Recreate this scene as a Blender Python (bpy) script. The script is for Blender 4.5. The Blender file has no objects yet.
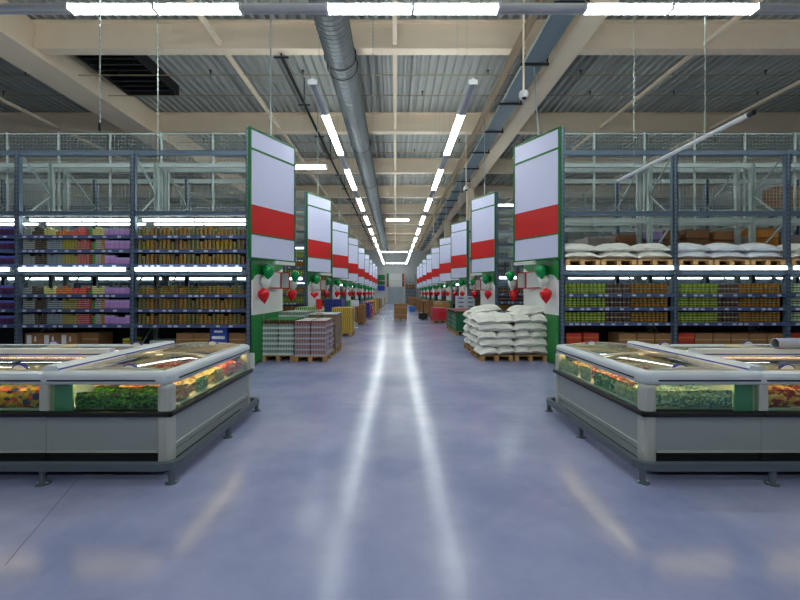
import bpy, bmesh, math, random
from mathutils import Vector, Matrix
R = random.Random(7)
S = bpy.context.scene
C = S.collection

# ------------------------------------------------------------------ camera, world, exposure
F = 400.0
cam = bpy.data.cameras.new('camera'); cam.sensor_width = 36; cam.lens = 18
cam.shift_x = 4.5 / 800; cam.shift_y = -7 / 800; cam.clip_end = 300; cam.clip_start = 0.05
co = bpy.data.objects.new('camera', cam); C.objects.link(co)
co.location = (0, 0, 1.7); co.rotation_euler = (math.pi / 2, 0, 0)
S.camera = co
S.view_settings.view_transform = 'Standard'; S.view_settings.look = 'None'
S.view_settings.gamma = 1; S.view_settings.use_curve_mapping = False
S.view_settings.exposure = 0.93
S.cycles.use_denoising = True
S.cycles.max_bounces = 8; S.cycles.diffuse_bounces = 4; S.cycles.glossy_bounces = 4
S.cycles.transparent_max_bounces = 16; S.cycles.sample_clamp_indirect = 6
w = bpy.data.worlds.new('world'); S.world = w; w.use_nodes = True
w.node_tree.nodes['Background'].inputs[0].default_value = (.75, .85, .9, 1)
w.node_tree.nodes['Background'].inputs[1].default_value = 0.3
LAMP = 16.0          # luminance of a lit tube

# ------------------------------------------------------------------ materials
def lin(c):
    return tuple(((v / 255) / 12.92 if v / 255 <= .04045 else ((v / 255 + .055) / 1.055) ** 2.4) for v in c) + (1,)
MATS = {}
def mat(name, col, rough=.6, metal=0, var=.12, scale=6, bump=0, coat=0, spec=.5):
    if name in MATS: return MATS[name]
    m = bpy.data.materials.new(name); m.use_nodes = True; t = m.node_tree; n = t.nodes
    b = n['Principled BSDF']; b.inputs['Roughness'].default_value = rough; b.inputs['Metallic'].default_value = metal
    b.inputs['Coat Weight'].default_value = coat; b.inputs['Specular IOR Level'].default_value = spec
    tc = n.new('ShaderNodeTexCoord'); no = n.new('ShaderNodeTexNoise'); no.inputs['Scale'].default_value = scale
    no.inputs['Detail'].default_value = 4
    t.links.new(tc.outputs['Object'], no.inputs['Vector'])
    mx = n.new('ShaderNodeMix'); mx.data_type = 'RGBA'
    c = lin(col); mx.inputs[6].default_value = tuple(v * (1 - var) for v in c[:3]) + (1,)
    mx.inputs[7].default_value = tuple(min(1, v * (1 + var)) for v in c[:3]) + (1,)
    t.links.new(no.outputs['Fac'], mx.inputs[0]); t.links.new(mx.outputs[2], b.inputs['Base Color'])
    if bump:
        bp = n.new('ShaderNodeBump'); bp.inputs['Strength'].default_value = bump; bp.inputs['Distance'].default_value = .02
        t.links.new(no.outputs['Fac'], bp.inputs['Height']); t.links.new(bp.outputs['Normal'], b.inputs['Normal'])
    MATS[name] = m; return m
def emit(name, col, strength):
    if name in MATS: return MATS[name]
    m = bpy.data.materials.new(name); m.use_nodes = True; t = m.node_tree
    t.nodes.remove(t.nodes['Principled BSDF']); e = t.nodes.new('ShaderNodeEmission')
    e.inputs[0].default_value = lin(col); e.inputs[1].default_value = strength
    t.links.new(e.outputs[0], t.nodes['Material Output'].inputs[0]); MATS[name] = m; return m
def bands(name, stops, rough=.4, axis='Z', metal=0):
    """printed label: constant colour bands along one generated axis"""
    if name in MATS: return MATS[name]
    m = bpy.data.materials.new(name); m.use_nodes = True; t = m.node_tree; n = t.nodes
    b = n['Principled BSDF']; b.inputs['Roughness'].default_value = rough; b.inputs['Metallic'].default_value = metal
    tc = n.new('ShaderNodeTexCoord'); sp = n.new('ShaderNodeSeparateXYZ'); cr = n.new('ShaderNodeValToRGB')
    cr.color_ramp.interpolation = 'CONSTANT'
    el = cr.color_ramp.elements
    while len(el) < len(stops): el.new(.5)
    for i, (p, c) in enumerate(stops): el[i].position = p; el[i].color = lin(c)
    t.links.new(tc.outputs['Generated'], sp.inputs[0]); t.links.new(sp.outputs[axis], cr.inputs[0])
    t.links.new(cr.outputs[0], b.inputs['Base Color']); MATS[name] = m; return m
def patches(name, cols, scale=9, rough=.35, kind='Object'):
    """irregular printed patches (frozen food bags, mixed packs)"""
    if name in MATS: return MATS[name]
    m = bpy.data.materials.new(name); m.use_nodes = True; t = m.node_tree; n = t.nodes
    b = n['Principled BSDF']; b.inputs['Roughness'].default_value = rough
    tc = n.new('ShaderNodeTexCoord'); oi = n.new('ShaderNodeObjectInfo'); ad = n.new('ShaderNodeVectorMath')
    vo = n.new('ShaderNodeTexVoronoi'); vo.inputs['Scale'].default_value = scale
    sp = n.new('ShaderNodeSeparateColor'); cr = n.new('ShaderNodeValToRGB'); cr.color_ramp.interpolation = 'CONSTANT'
    el = cr.color_ramp.elements
    while len(el) < len(cols): el.new(.5)
    for i, c in enumerate(cols): el[i].position = i / len(cols); el[i].color = lin(c)
    sc = n.new('ShaderNodeVectorMath'); sc.operation = 'SCALE'; sc.inputs['Scale'].default_value = 37
    cb = n.new('ShaderNodeCombineXYZ')
    t.links.new(oi.outputs['Random'], cb.inputs[0]); t.links.new(cb.outputs[0], sc.inputs[0])
    t.links.new(tc.outputs[kind], ad.inputs[0]); t.links.new(sc.outputs[0], ad.inputs[1])
    t.links.new(ad.outputs[0], vo.inputs['Vector']); t.links.new(vo.outputs['Color'], sp.inputs[0])
    t.links.new(sp.outputs[0], cr.inputs[0]); t.links.new(cr.outputs[0], b.inputs['Base Color']); MATS[name] = m; return m
def cans(name, col, gap, n=5, rough=.4):
    """rows of cans seen from outside: dark gaps between upright stripes, both on front and side"""
    if name in MATS: return MATS[name]
    m = bpy.data.materials.new(name); m.use_nodes = True; t = m.node_tree; nd = t.nodes; b = nd['Principled BSDF']; b.inputs['Roughness'].default_value = rough
    tc = nd.new('ShaderNodeTexCoord'); sp = nd.new('ShaderNodeSeparateXYZ'); ad = nd.new('ShaderNodeMath'); mu = nd.new('ShaderNodeMath'); fr = nd.new('ShaderNodeMath'); cr = nd.new('ShaderNodeValToRGB')
    mu.operation = 'MULTIPLY'; mu.inputs[1].default_value = n; fr.operation = 'FRACT'; cr.color_ramp.interpolation = 'CONSTANT'
    cr.color_ramp.elements[0].color = lin(gap); cr.color_ramp.elements[1].position = .28; cr.color_ramp.elements[1].color = lin(col)
    e = cr.color_ramp.elements.new(.55); e.color = lin(tuple(min(255, v * 1.2) for v in col))
    t.links.new(tc.outputs['Generated'], sp.inputs[0]); t.links.new(sp.outputs[0], ad.inputs[0]); t.links.new(sp.outputs[1], ad.inputs[1])
    t.links.new(ad.outputs[0], mu.inputs[0]); t.links.new(mu.outputs[0], fr.inputs[0]); t.links.new(fr.outputs[0], cr.inputs[0]); t.links.new(cr.outputs[0], b.inputs['Base Color'])
    MATS[name] = m; return m
def glass(name, tint=(225, 240, 232), refl=.9):
    if name in MATS: return MATS[name]
    m = bpy.data.materials.new(name); m.use_nodes = True; t = m.node_tree; n = t.nodes
    n.remove(n['Principled BSDF'])
    tr = n.new('ShaderNodeBsdfTransparent'); tr.inputs[0].default_value = lin(tint)
    gl = n.new('ShaderNodeBsdfGlossy'); gl.inputs['Roughness'].default_value = .03; gl.inputs[0].default_value = (refl, refl, refl, 1)
    fr = n.new('ShaderNodeFresnel'); ge = n.new('ShaderNodeNewGeometry'); mr = n.new('ShaderNodeMapRange')
    mr.inputs[3].default_value = 1.45; mr.inputs[4].default_value = 1 / 1.45     # the same reflectance on both faces of the pane
    t.links.new(ge.outputs['Backfacing'], mr.inputs[0]); t.links.new(mr.outputs[0], fr.inputs[0])
    mx = n.new('ShaderNodeMixShader'); t.links.new(fr.outputs[0], mx.inputs[0])
    t.links.new(tr.outputs[0], mx.inputs[1]); t.links.new(gl.outputs[0], mx.inputs[2])
    t.links.new(mx.outputs[0], n['Material Output'].inputs[0]); MATS[name] = m; return m

STEEL = mat('blue grey steel', (100, 118, 138), .45, .3, .08)
PALE = mat('pale galvanised steel', (182, 196, 194), .5, .3, .08)
SHELF = mat('blue shelf enamel', (86, 102, 146), .45, .1, .06)
DARK = mat('dark steel sheet', (26, 28, 30), .7)
WHITE = mat('white enamel', (222, 224, 226), .35, 0, .03)
CREAM = mat('cream painted steel', (246, 228, 204), .55, 0, .06, 1.5)
GALV = mat('galvanised duct', (112, 118, 122), .5, .4, .12, 3)
DECK = mat('roof deck', (184, 188, 184), .6, .0, .08, 1)
BLACK = mat('black plastic', (18, 19, 21), .5)
WOOD = mat('pallet wood', (178, 138, 88), .8, 0, .25, 9, .3)
BROWN = mat('cardboard', (150, 108, 68), .8, 0, .1, 4)
SIGNW = mat('sign white', (212, 214, 244), .5, 0, .02)
SIGNR = mat('sign red', (206, 16, 20), .5, 0, .03)
SIGNG = mat('sign green', (10, 104, 48), .5, 0, .05)
PGREEN = mat('panel green', (16, 128, 52), .45, 0, .06)
PWHITE = mat('panel white', (232, 234, 232), .5, 0, .02)
SACK = mat('woven white sack', (232, 232, 224), .75, 0, .06, 14, .25)
TUBE = emit('lit tube', (246, 255, 252), LAMP)
STUBE = emit('lit shelf tube', (240, 255, 250), 5.0)
FTUBE = emit('warm freezer tube', (255, 200, 130), 15.0)
OFF = mat('unlit tube', (200, 206, 210), .3)
GLASS = glass('window glass'); LID = glass('lid glass', (228, 238, 224))
TAG = mat('paper tag', (196, 206, 226), .6)

# ------------------------------------------------------------------ geometry helpers
class MB:
    def __init__(s): s.v = []; s.f = []; s.m = []; s.mats = []
    def mi(s, m):
        if m not in s.mats: s.mats.append(m)
        return s.mats.index(m)
    def add(s, vs, fs, m):
        o = len(s.v); i = s.mi(m); s.v += [tuple(v) for v in vs]
        s.f += [tuple(a + o for a in f) for f in fs]; s.m += [i] * len(fs); return s
    def box(s, x0, x1, y0, y1, z0, z1, m, c=0):
        if x0 > x1: x0, x1 = x1, x0
        if y0 > y1: y0, y1 = y1, y0
        if z0 > z1: z0, z1 = z1, z0
        if c:
            bm = bmesh.new(); bmesh.ops.create_cube(bm, size=1)
            for v in bm.verts: v.co = Vector(((x0 + x1) / 2 + v.co.x * (x1 - x0), (y0 + y1) / 2 + v.co.y * (y1 - y0), (z0 + z1) / 2 + v.co.z * (z1 - z0)))
            bmesh.ops.bevel(bm, geom=bm.edges[:], offset=c, segments=2, affect='EDGES', profile=.5)
            bm.verts.index_update()
            s.add([v.co[:] for v in bm.verts], [[v.index for v in f.verts] for f in bm.faces], m); bm.free(); return s
        v = [(x, y, z) for z in (z0, z1) for y in (y0, y1) for x in (x0, x1)]
        return s.add(v, [(0, 2, 3, 1), (4, 5, 7, 6), (0, 1, 5, 4), (2, 6, 7, 3), (0, 4, 6, 2), (1, 3, 7, 5)], m)
    def tube(s, p, q, r, m, n=8, r2=None, caps=True):
        p = Vector(p); q = Vector(q); d = (q - p).normalized(); r2 = r if r2 is None else r2
        a = d.orthogonal().normalized(); b = d.cross(a); vs = []
        for P, rr in ((p, r), (q, r2)):
            for i in range(n):
                t = 2 * math.pi * (i + .5) / n; vs.append(P + (a * math.cos(t) + b * math.sin(t)) * rr)
        fs = [(i, (i + 1) % n, n + (i + 1) % n, n + i) for i in range(n)]
        if caps: fs += [tuple(range(n))[::-1], tuple(range(n, 2 * n))]
        return s.add(vs, fs, m)
    def bar(s, p, q, wd, ht, m):
        """rectangular bar between two points"""
        p = Vector(p); q = Vector(q); d = (q - p).normalized()
        up = Vector((0, 0, 1)) if abs(d.z) < .95 else Vector((0, 1, 0))
        a = d.cross(up).normalized() * wd / 2; b = a.cross(d).normalized() * ht / 2
        vs = [P + x * a + y * b for P in (p, q) for x, y in ((-1, -1), (1, -1), (1, 1), (-1, 1))]
        return s.add(vs, [(0, 1, 2, 3), (7, 6, 5, 4), (0, 4, 5, 1), (1, 5, 6, 2), (2, 6, 7, 3), (3, 7, 4, 0)], m)
    def lathe(s, prof, m, n=12, o=(0, 0, 0)):
        vs = [(o[0] + r * math.cos(2 * math.pi * i / n), o[1] + r * math.sin(2 * math.pi * i / n), o[2] + z) for r, z in prof for i in range(n)]
        fs = [(k * n + i, k * n + (i + 1) % n, (k + 1) * n + (i + 1) % n, (k + 1) * n + i) for k in range(len(prof) - 1) for i in range(n)]
        fs += [tuple(range(n))[::-1], tuple((len(prof) - 1) * n + i for i in range(n))]
        return s.add(vs, fs, m)
    def prism(s, poly, h0, h1, m, plane='xy'):
        n = len(poly)
        def P(a, b, h): return (a, b, h) if plane == 'xy' else ((h, a, b) if plane == 'yz' else (a, h, b))
        vs = [P(a, b, h0) for a, b in poly] + [P(a, b, h1) for a, b in poly]
        return s.add(vs, [tuple(range(n))[::-1], tuple(range(n, 2 * n))] + [(i, (i + 1) % n, n + (i + 1) % n, n + i) for i in range(n)], m)
    def mesh(s, name, smooth=False):
        me = bpy.data.meshes.new(name); me.from_pydata(s.v, [], s.f)
        for m in s.mats: me.materials.append(m)
        me.polygons.foreach_set('material_index', s.m)
        bm = bmesh.new(); bm.from_mesh(me); bmesh.ops.recalc_face_normals(bm, faces=bm.faces[:]); bm.to_mesh(me); bm.free()
        if smooth: me.polygons.foreach_set('use_smooth', [True] * len(me.polygons))
        me.update(); return me
    def obj(s, name, parent=None, loc=None, smooth=False):
        return link(name, s.mesh(name, smooth), parent, loc)
def link(name, me, parent=None, loc=None, rz=0):
    o = bpy.data.objects.new(name, me); C.objects.link(o)
    if parent: o.parent = parent
    if loc is not None: o.location = loc
    if rz: o.rotation_euler.z = rz
    return o
def tag(o, label, cat, group=None):
    o['label'] = label; o['category'] = cat
    if group: o['group'] = group
    return o
def thing(name, label, cat, loc=(0, 0, 0), group=None, rz=0):
    return tag(link(name, None, None, loc, rz), label, cat, group)
def struct(o): o['kind'] = 'structure'; return o
def box_obj(name, parent, *a): return MB().box(*a).obj(name, parent)
def place(name, me, loc, label, cat, group=None, rz=0, rot=None):
    o = link(name, me, None, loc, rz)
    if rot: o.rotation_euler = rot
    return tag(o, label, cat, group)
def copy_tree(o, parent=None):
    c = o.copy(); C.objects.link(c); c.parent = parent
    for ch in o.children: copy_tree(ch, c)
    return c
ORD = ['nearest', 'second', 'third', 'fourth', 'fifth', 'sixth', 'seventh', 'eighth', 'ninth']
SIDE = {-1: 'left', 1: 'right'}
NTH = 'first second third fourth fifth sixth seventh eighth ninth tenth eleventh twelfth thirteenth fourteenth fifteenth sixteenth seventeenth eighteenth nineteenth twentieth twenty-first twenty-second twenty-third twenty-fourth twenty-fifth twenty-sixth twenty-seventh twenty-eighth twenty-ninth thirtieth'.split()

# ------------------------------------------------------------------ the hall
def floor_mat():
    m = bpy.data.materials.new('polished floor'); m.use_nodes = True; t = m.node_tree; n = t.nodes; b = n['Principled BSDF']
    tc = n.new('ShaderNodeTexCoord'); no = n.new('ShaderNodeTexNoise'); no.inputs['Scale'].default_value = .55; no.inputs['Detail'].default_value = 8; no.inputs['Roughness'].default_value = .62
    n2 = n.new('ShaderNodeTexNoise'); n2.inputs['Scale'].default_value = 22; n2.inputs['Detail'].default_value = 5
    cr = n.new('ShaderNodeValToRGB'); cr.color_ramp.elements[0].color = lin((122, 130, 172)); cr.color_ramp.elements[1].color = lin((170, 172, 202))
    cr.color_ramp.elements[0].position = .3; cr.color_ramp.elements[1].position = .72
    t.links.new(tc.outputs['Object'], no.inputs['Vector']); t.links.new(tc.outputs['Object'], n2.inputs['Vector'])
    t.links.new(no.outputs['Fac'], cr.inputs[0]); t.links.new(cr.outputs[0], b.inputs['Base Color'])
    mr = n.new('ShaderNodeMapRange'); mr.inputs[3].default_value = .14; mr.inputs[4].default_value = .23
    t.links.new(n2.outputs['Fac'], mr.inputs[0]); t.links.new(mr.outputs[0], b.inputs['Roughness'])
    bp = n.new('ShaderNodeBump'); bp.inputs['Strength'].default_value = .10; bp.inputs['Distance'].default_value = .004
    t.links.new(n2.outputs['Fac'], bp.inputs['Height']); t.links.new(bp.outputs['Normal'], b.inputs['Normal'])
    b.inputs['Specular IOR Level'].default_value = .25
    return m
HX, Y0, Y1, ZC = 24.0, -12.0, 68.0, 9.7
fl = struct(MB().box(-HX, HX, Y0, Y1, -.2, 0, floor_mat()).obj('floor'))
JO = mat('floor joint', (84, 84, 104), .6)
MB().bar((-2.44, 2.5, .0005), (-3.4, 4.9, .0005), .006, .001, JO).bar((-4, 6.1, .0005), (4, 6.06, .0005), .008, .001, JO).obj('expansion_joint', fl)
WALL = mat('wall panel', (214, 218, 218), .7, 0, .04, .5)
def wall(name, x0, x1, y0, y1):
    return struct(box_obj(name, None, x0, x1, y0, y1, 0, 10, WALL))
wall('wall_left', -HX - .2, -HX, Y0, Y1); wall('wall_right', HX, HX + .2, Y0, Y1)
wall('wall_far', -HX, HX, Y1, Y1 + .2); wall('wall_behind', -HX, HX, Y0 - .2, Y0)
# corrugated roof deck, ribs along the hall
pts = []; p = .30; x = -HX
while x < HX:
    pts += [(x, ZC), (x + .10, ZC), (x + .13, ZC + .16), (x + .27, ZC + .16)]; x += p
me = MB(); N = len(pts)
me.add([(a, Y0, b) for a, b in pts] + [(a, Y1, b) for a, b in pts], [(i, i + 1, N + i + 1, N + i) for i in range(N - 1)], DECK)
struct(me.obj('ceiling'))
struct(box_obj('roof_skin', None, -HX, HX, Y0, Y1, 9.9, 10.0, DECK))
# cross beams every six metres
def ibeam(y):
    b = MB(); z0 = 8.83
    b.box(-HX, HX, y - .16, y + .16, z0, z0 + .04, CREAM).box(-HX, HX, y - .16, y + .16, 9.64, 9.68, CREAM)
    b.box(-HX, HX, y - .02, y + .02, z0 + .04, 9.64, CREAM).box(-HX, HX, y - .1, y + .1, z0 + .04, z0 + .42, CREAM)
    return b
bm_ = ibeam(0).mesh('roof_beam')
for k in range(-3, 10): struct(link('roof_beam', bm_, None, (0, 11.83 + 6 * k, 0)))
# main girders along the hall
g = MB().box(-11.65, -10.5, Y0, Y1, 8.66, 8.82, CREAM).box(-11.5, -10.62, Y0, Y1, 8.82, 9.69, CREAM); struct(g.obj('main_girder'))
g = MB().box(4.66, 5.32, Y0, Y1, 8.66, 8.80, CREAM).box(4.8, 5.18, Y0, Y1, 8.8, 9.69, CREAM); struct(g.obj('main_girder'))
for x in (-11.05, 4.99):
    for y in (-9.2, 2.8 - 9, 14.6, 26.7, 38.7, 50.7):
        if y < 0 and x > 0: continue
        if y == -6.2 or y == 14.6 or (x < 0 and y < 30): continue
        struct(MB().box(x - .24, x + .24, y - .24, y + .24, 0, 8.66, CREAM, .02).obj('column'))
tie = MB().box(-.06, .06, 0, 5.6, 0, .1, CREAM).mesh('roof_tie')
for k in range(-2, 9):
    for x in (-14.8, -5.1, -.02, 9.0, 13.9):
        struct(link('roof_tie', tie, None, (x, 12.03 + 6 * k, 8.9)))
# spiral duct
d = MB(); n = 20; prof = []
y = Y0 + 1
while y < 62:
    for dy, r in ((0, .41), (.13, .41), (.15, .425), (.17, .41)): prof.append((r, y + dy))
    y += .17
vs = [(r * math.cos(2 * math.pi * i / n), yy, r * math.sin(2 * math.pi * i / n)) for r, yy in prof for i in range(n)]
d.add(vs, [(k * n + i, k * n + (i + 1) % n, (k + 1) * n + (i + 1) % n, (k + 1) * n + i) for k in range(len(prof) - 1) for i in range(n)], GALV)
du = thing('air_duct', 'long grey spiral air duct running under the roof beams', 'duct', (-1.55, 0, 8.36))
d.obj('duct_pipe', du)
cl = MB()
for i in range(n):
    a, b2 = 2 * math.pi * i / n, 2 * math.pi * (i + 1) / n
    cl.bar((.445 * math.cos(a), 0, .445 * math.sin(a)), (.445 * math.cos(b2), 0, .445 * math.sin(b2)), .035, .015, BLACK)
cl = cl.mesh('duct_clamp')
for yy in (2, 8, 11.2, 11.7, 17.8, 23.8, 29.8, 35.8, 41.8, 47.8): link('duct_clamp', cl, du, (0, yy, 0))
# cable trays
ct = thing('cable_tray', 'wide perforated cable tray beside the right main girder', 'cable tray', (3.95, 0, 8.25))
CT = mat('blue zinc tray', (112, 126, 138), .5, .2, .4, 22)
MB().box(-.28, .28, Y0, 62, 0, .01, CT).box(-.29, -.27, Y0, 62, 0, .1, PALE).box(.27, .29, Y0, 62, 0, .1, PALE).obj('tray', ct)
hg = MB().box(-.38, .42, -.03, .03, -.06, 0, DARK).box(.36, .40, -.02, .02, 0, 1.3, DARK).mesh('hanger')
for k in range(24): link('hanger', hg, ct, (0, 4.2 + 2.4 * k, 0))
c2 = thing('cable_rail', 'narrow dark cable rail left of the duct', 'cable rail', (-3.4, 0, 8.72))
MB().box(-.045, .045, 11.95, 60, 0, .05, DARK).obj('rail', c2)
hg = MB().box(-.22, .22, -.03, .03, -.03, 0, DARK).box(-.02, .02, -.02, .02, .05, 1.0, DARK).mesh('hanger')
for k in range(16): link('hanger', hg, c2, (0, 11.9 + 3 * k, 0))
ED = mat('brown edge beam', (150, 132, 110), .6)
struct(MB().box(3.35, 3.5, Y0, 62, 8.5, 8.7, ED).obj('edge_beam'))
# sprinkler pipes
PIPE = mat('sprinkler pipe', (168, 150, 112), .5, .3)
for k in range(0, 8):
    for j, yy in enumerate((13.4, 14.8)):
        y = yy + 6 * k
        t = thing('sprinkler_pipe', f'thin {"front" if j == 0 else "rear"} sprinkler pipe in the {ORD[k]} roof bay', 'pipe', (0, y, 9.0))
        MB().tube((-22, 0, 0), (22, 0, 0), .016, PIPE, 6).obj('pipe', t)
        if k < 3:
            h = MB().tube((0, 0, 0), (0, 0, .14), .018, BLACK, 6).tube((0, 0, .14), (0, 0, .16), .045, BLACK, 6).mesh('nozzle')
            for q in range(-5, 6): link('nozzle', h, t, (q * 3.1 + j, 0, 0))
# dark louvred smoke vent
t = thing('roof_louvre', 'dark louvred vent box under the roof at upper left', 'vent', (-9.2, 13.8, 9.2))
MB().box(-.95, .95, -1.45, 1.45, .18, .4, DARK).box(-.95, -.88, -1.45, 1.45, 0, .2, DARK).box(.88, .95, -1.45, 1.45, 0, .2, DARK).box(-.95, .95, 1.38, 1.45, 0, .2, DARK).obj('housing', t)
sl = MB().box(-.88, .88, -.13, .13, 0, .02, mat('louvre grey', (58, 64, 66), .6)).mesh('slat')
for i in range(8):
    o = link('slat', sl, t, (0, -1.2 + i * .34, .06)); o.rotation_euler.x = .5

# ------------------------------------------------------------------ strip lights
ML = 1.517
def fixture(lit):
    h = MB().box(-ML / 2, ML / 2, -.035, .035, .03, .11, WHITE).box(-ML / 2, ML / 2, -.012, .012, -.005, .03, WHITE).mesh('housing')
    tb = MB().tube((-ML / 2 + .01, 0, 0), (ML / 2 - .01, 0, 0), .036, TUBE if lit else OFF, 8).mesh('tube')
    ec = MB().box(-.012, .012, -.1, .1, -.03, .08, WHITE).mesh('end_cap')
    wr = MB().tube((0, 0, .0), (0, 0, 1), .004, PALE, 4).mesh('suspension_wire')
    return h, tb, ec, wr
FX = {True: fixture(True), False: fixture(False)}
def strip_light(x, y, z, rz, lit, label, group, wire=0):
    wx = 0
    if rz == 0 and (abs(x + 1.55) < .6 or abs(x - 3.95) < .5): wx = .7 if (x > -1.55 and x < 2) or x > 3.95 else -.7
    h, tb, ec, wr = FX[lit]
    t = thing('strip_light', label, 'light', (x, y, z), group, rz)
    link('housing', h, t)
    for dy in (-.06, .06): link('tube', tb, t, (0, dy, .012))
    link('end_cap', ec, t, (-ML / 2 + .012, 0, 0)); link('end_cap', ec, t, (ML / 2 - .012, 0, 0))
    o = link('suspension_wire', wr, t, (wx, 0, 0)); o.scale.z = 9.9 - z
    return t
for s, x in ((-1, -1.83), (1, 1.71)):
    cnt = {True: 0, False: 0}
    for i in range(36):
        lit = i % 3 != 0; cnt[lit] += 1
        strip_light(x, 8.8 + ML * (i + .5), 6.32, math.pi / 2, lit,
                    f'{NTH[cnt[lit] - 1]} {"lit" if lit else "unlit"} strip light from the front in the long {SIDE[s]} aisle row', f'{SIDE[s]} aisle light row {"lit" if lit else "unlit"}', 3.3 if i % 3 == 1 else 0)
for r, y in enumerate((7.08, 3.6, .1, -3.4, -6.9)):  # rows after the first are unseen, added to brighten the near floor
    x0 = -13.2; cnt = {True: 0, False: 0}
    for i in range(18):
        x = x0 + ML * (i + .5)
        ph = round((x - ((327 - 395.5) / 56.5) - ML / 2) / ML)
        lit = (ph % 3) in (0, 1) and (r == 0 or abs(-1.21 + ML * (ph + .5)) < 5); cnt[lit] += 1
        lb = f'{NTH[cnt[lit] - 1]} {"lit" if lit else "unlit"} strip light from the left in the {("crosswise row across the top", "added unseen row before the camera", "added unseen row over the camera", "added unseen row behind the camera", "added unseen rearmost row")[r]}'
        strip_light(-1.21 + ML * (ph + .5), y, 6.70, 0, lit, lb, f'crosswise light row {r} {"lit" if lit else "unlit"}', 2.9 if lit and ph % 3 == 0 else 0)
# lights over the side aisles between the racks, next to the main aisle
for k in range(8):
    for s in (-1, 1):
        if (s, k) not in ((-1, 0), (1, 1)): continue
        x = s * (2.35 + ML * .5) if s < 0 or k > 1 else 5.4
        strip_light(x, 13.6 + 6 * k, 5.95, 0, True, f'lit strip light over the {ORD[k]} side aisle on the {SIDE[s]}', 'side aisle lights', 3.7)
for y, x0, n in ((26.4, -.62, 1), (47, -1.6, 2), (64.8, -1.5, 2)):
    for i in range(n):
        strip_light(x0 + ML * (i + .5), y, 6.5, 0, True, f'lit strip light crossing above the aisle {"midway" if y < 30 else ("far back" if y < 50 else "at the far end")}', f'cross light {y}')

# ------------------------------------------------------------------ storage racks
XIN = {-1: 3.43, 1: 3.88}; BAY = {-1: 2.69, 1: 2.63}
DY = (0, 1.0, 1.35, 2.5)
ZU = 5.03
def upright(h, m, slots):
    b = MB().box(-.055, .055, 0, .012, 0, h, m).box(-.055, -.043, 0, .09, 0, h, m).box(.043, .055, 0, .09, 0, h, m).box(-.07, .07, -.02, .11, 0, .012, m)
    if slots:
        z = .3
        while z < h - .05:
            for dx in (-.025, .025): b.box(dx - .008, dx + .008, -.002, .001, z, z + .035, BLACK)
            z += .1
    return b.mesh('upright')
UP = {('s', 0): upright(ZU, STEEL, True), ('s', 1): upright(5.56, STEEL, True), ('p', 0): upright(ZU, PALE, False), ('d', 0): upright(ZU, STEEL, False)}
def brace_mesh(dy):
    return MB().bar((0, .05, 0), (0, dy - .05, .8), .03, .03, PALE).mesh('brace')
BR = {0: brace_mesh(1.0), 1: brace_mesh(1.15)}
def wire_panel(wd, h):
    b = MB(); nx = int(wd / .09); nz = int(h / .09)
    for i in range(nx + 1): x = wd * i / nx; b.box(x - .0035, x + .0035, -.0035, .0035, 0, h, PALE)
    for i in range(nz + 1): z = h * i / nz; b.box(0, wd, -.0035, .0035, z - .0035, z + .0035, PALE)
    b.box(0, wd, -.01, .01, h - .03, h, PALE)
    return b.mesh('mesh_panel')
WP = {s: wire_panel(BAY[s] / 2 - .05, 2.5) for s in (-1, 1)}
MP = MB().box(-.025, .025, -.02, .02, 3.35, 5.9, PALE).mesh('mesh_post')
BEAM = {}
for s in (-1, 1):
    wd = BAY[s] - .11
    for nm, m in (('s', STEEL), ('p', PALE)):
        BEAM[s, nm] = MB().box(0, wd, 0, .05, -.055, .055, m).box(0, wd, .0, -.012, -.055, -.035, m).box(0, wd, 0, -.012, .035, .055, m).mesh('beam')
def shelf_mesh(wd, depth):
    return MB().box(0, wd, 0, .03, -.04, .038, SHELF).box(0, wd, .03, depth, .0, .025, SHELF).box(0, wd, -.015, 0, .02, .038, SHELF).mesh('shelf')
SH = {s: shelf_mesh(BAY[s] - .11, .95) for s in (-1, 1)}
def tags_mesh(wd, seed):
    r = random.Random(seed); b = MB(); x = .1
    while x < wd - .1:
        b.box(x, x + .085, -.019, -.0155, -.028, .017, TAG); x += r.choice((.14, .26, .3, .34))
    return b.mesh('price_tag')
TG = [tags_mesh(2.5, i) for i in range(5)]
BP = {s: MB().box(0, BAY[s] - .11, 0, .01, 0, 1, DARK).mesh('shade_panel') for s in (-1, 1)}  # dark sheet added for the shade behind the goods; the shelves are open
DK = {s: MB().box(0, BAY[s] - .11, 0, 1.0, -.01, 0, PALE).mesh('deck') for s in (-1, 1)}
def shelf_light_mesh(L):
    return MB().box(0, L, 0, .06, .0, .1, WHITE).mesh('housing'), MB().box(.01, L - .01, -.03, 0, .01, .085, STUBE).mesh('tube')
SL = shelf_light_mesh(1.22)
def shelf_light(x, y, z, label, group, sz=1):
    t = thing('shelf_light', label, 'light', (x, y, z), group); t.scale.z = sz; link('housing', SL[0], t); link('tube', SL[1], t)
LSH = (3.01, 2.677, 2.33, 1.637, 1.293, .933); RSH = (1.65, 1.33, .98)
SHELVES = {-1: LSH, 1: RSH}
def baystart(s, j):
    """left x of bay j counted outwards from the aisle"""
    return (-XIN[s] - BAY[s] * (j + 1) if s < 0 else XIN[s] + BAY[s] * j) + .055
RACKS = {}
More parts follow.
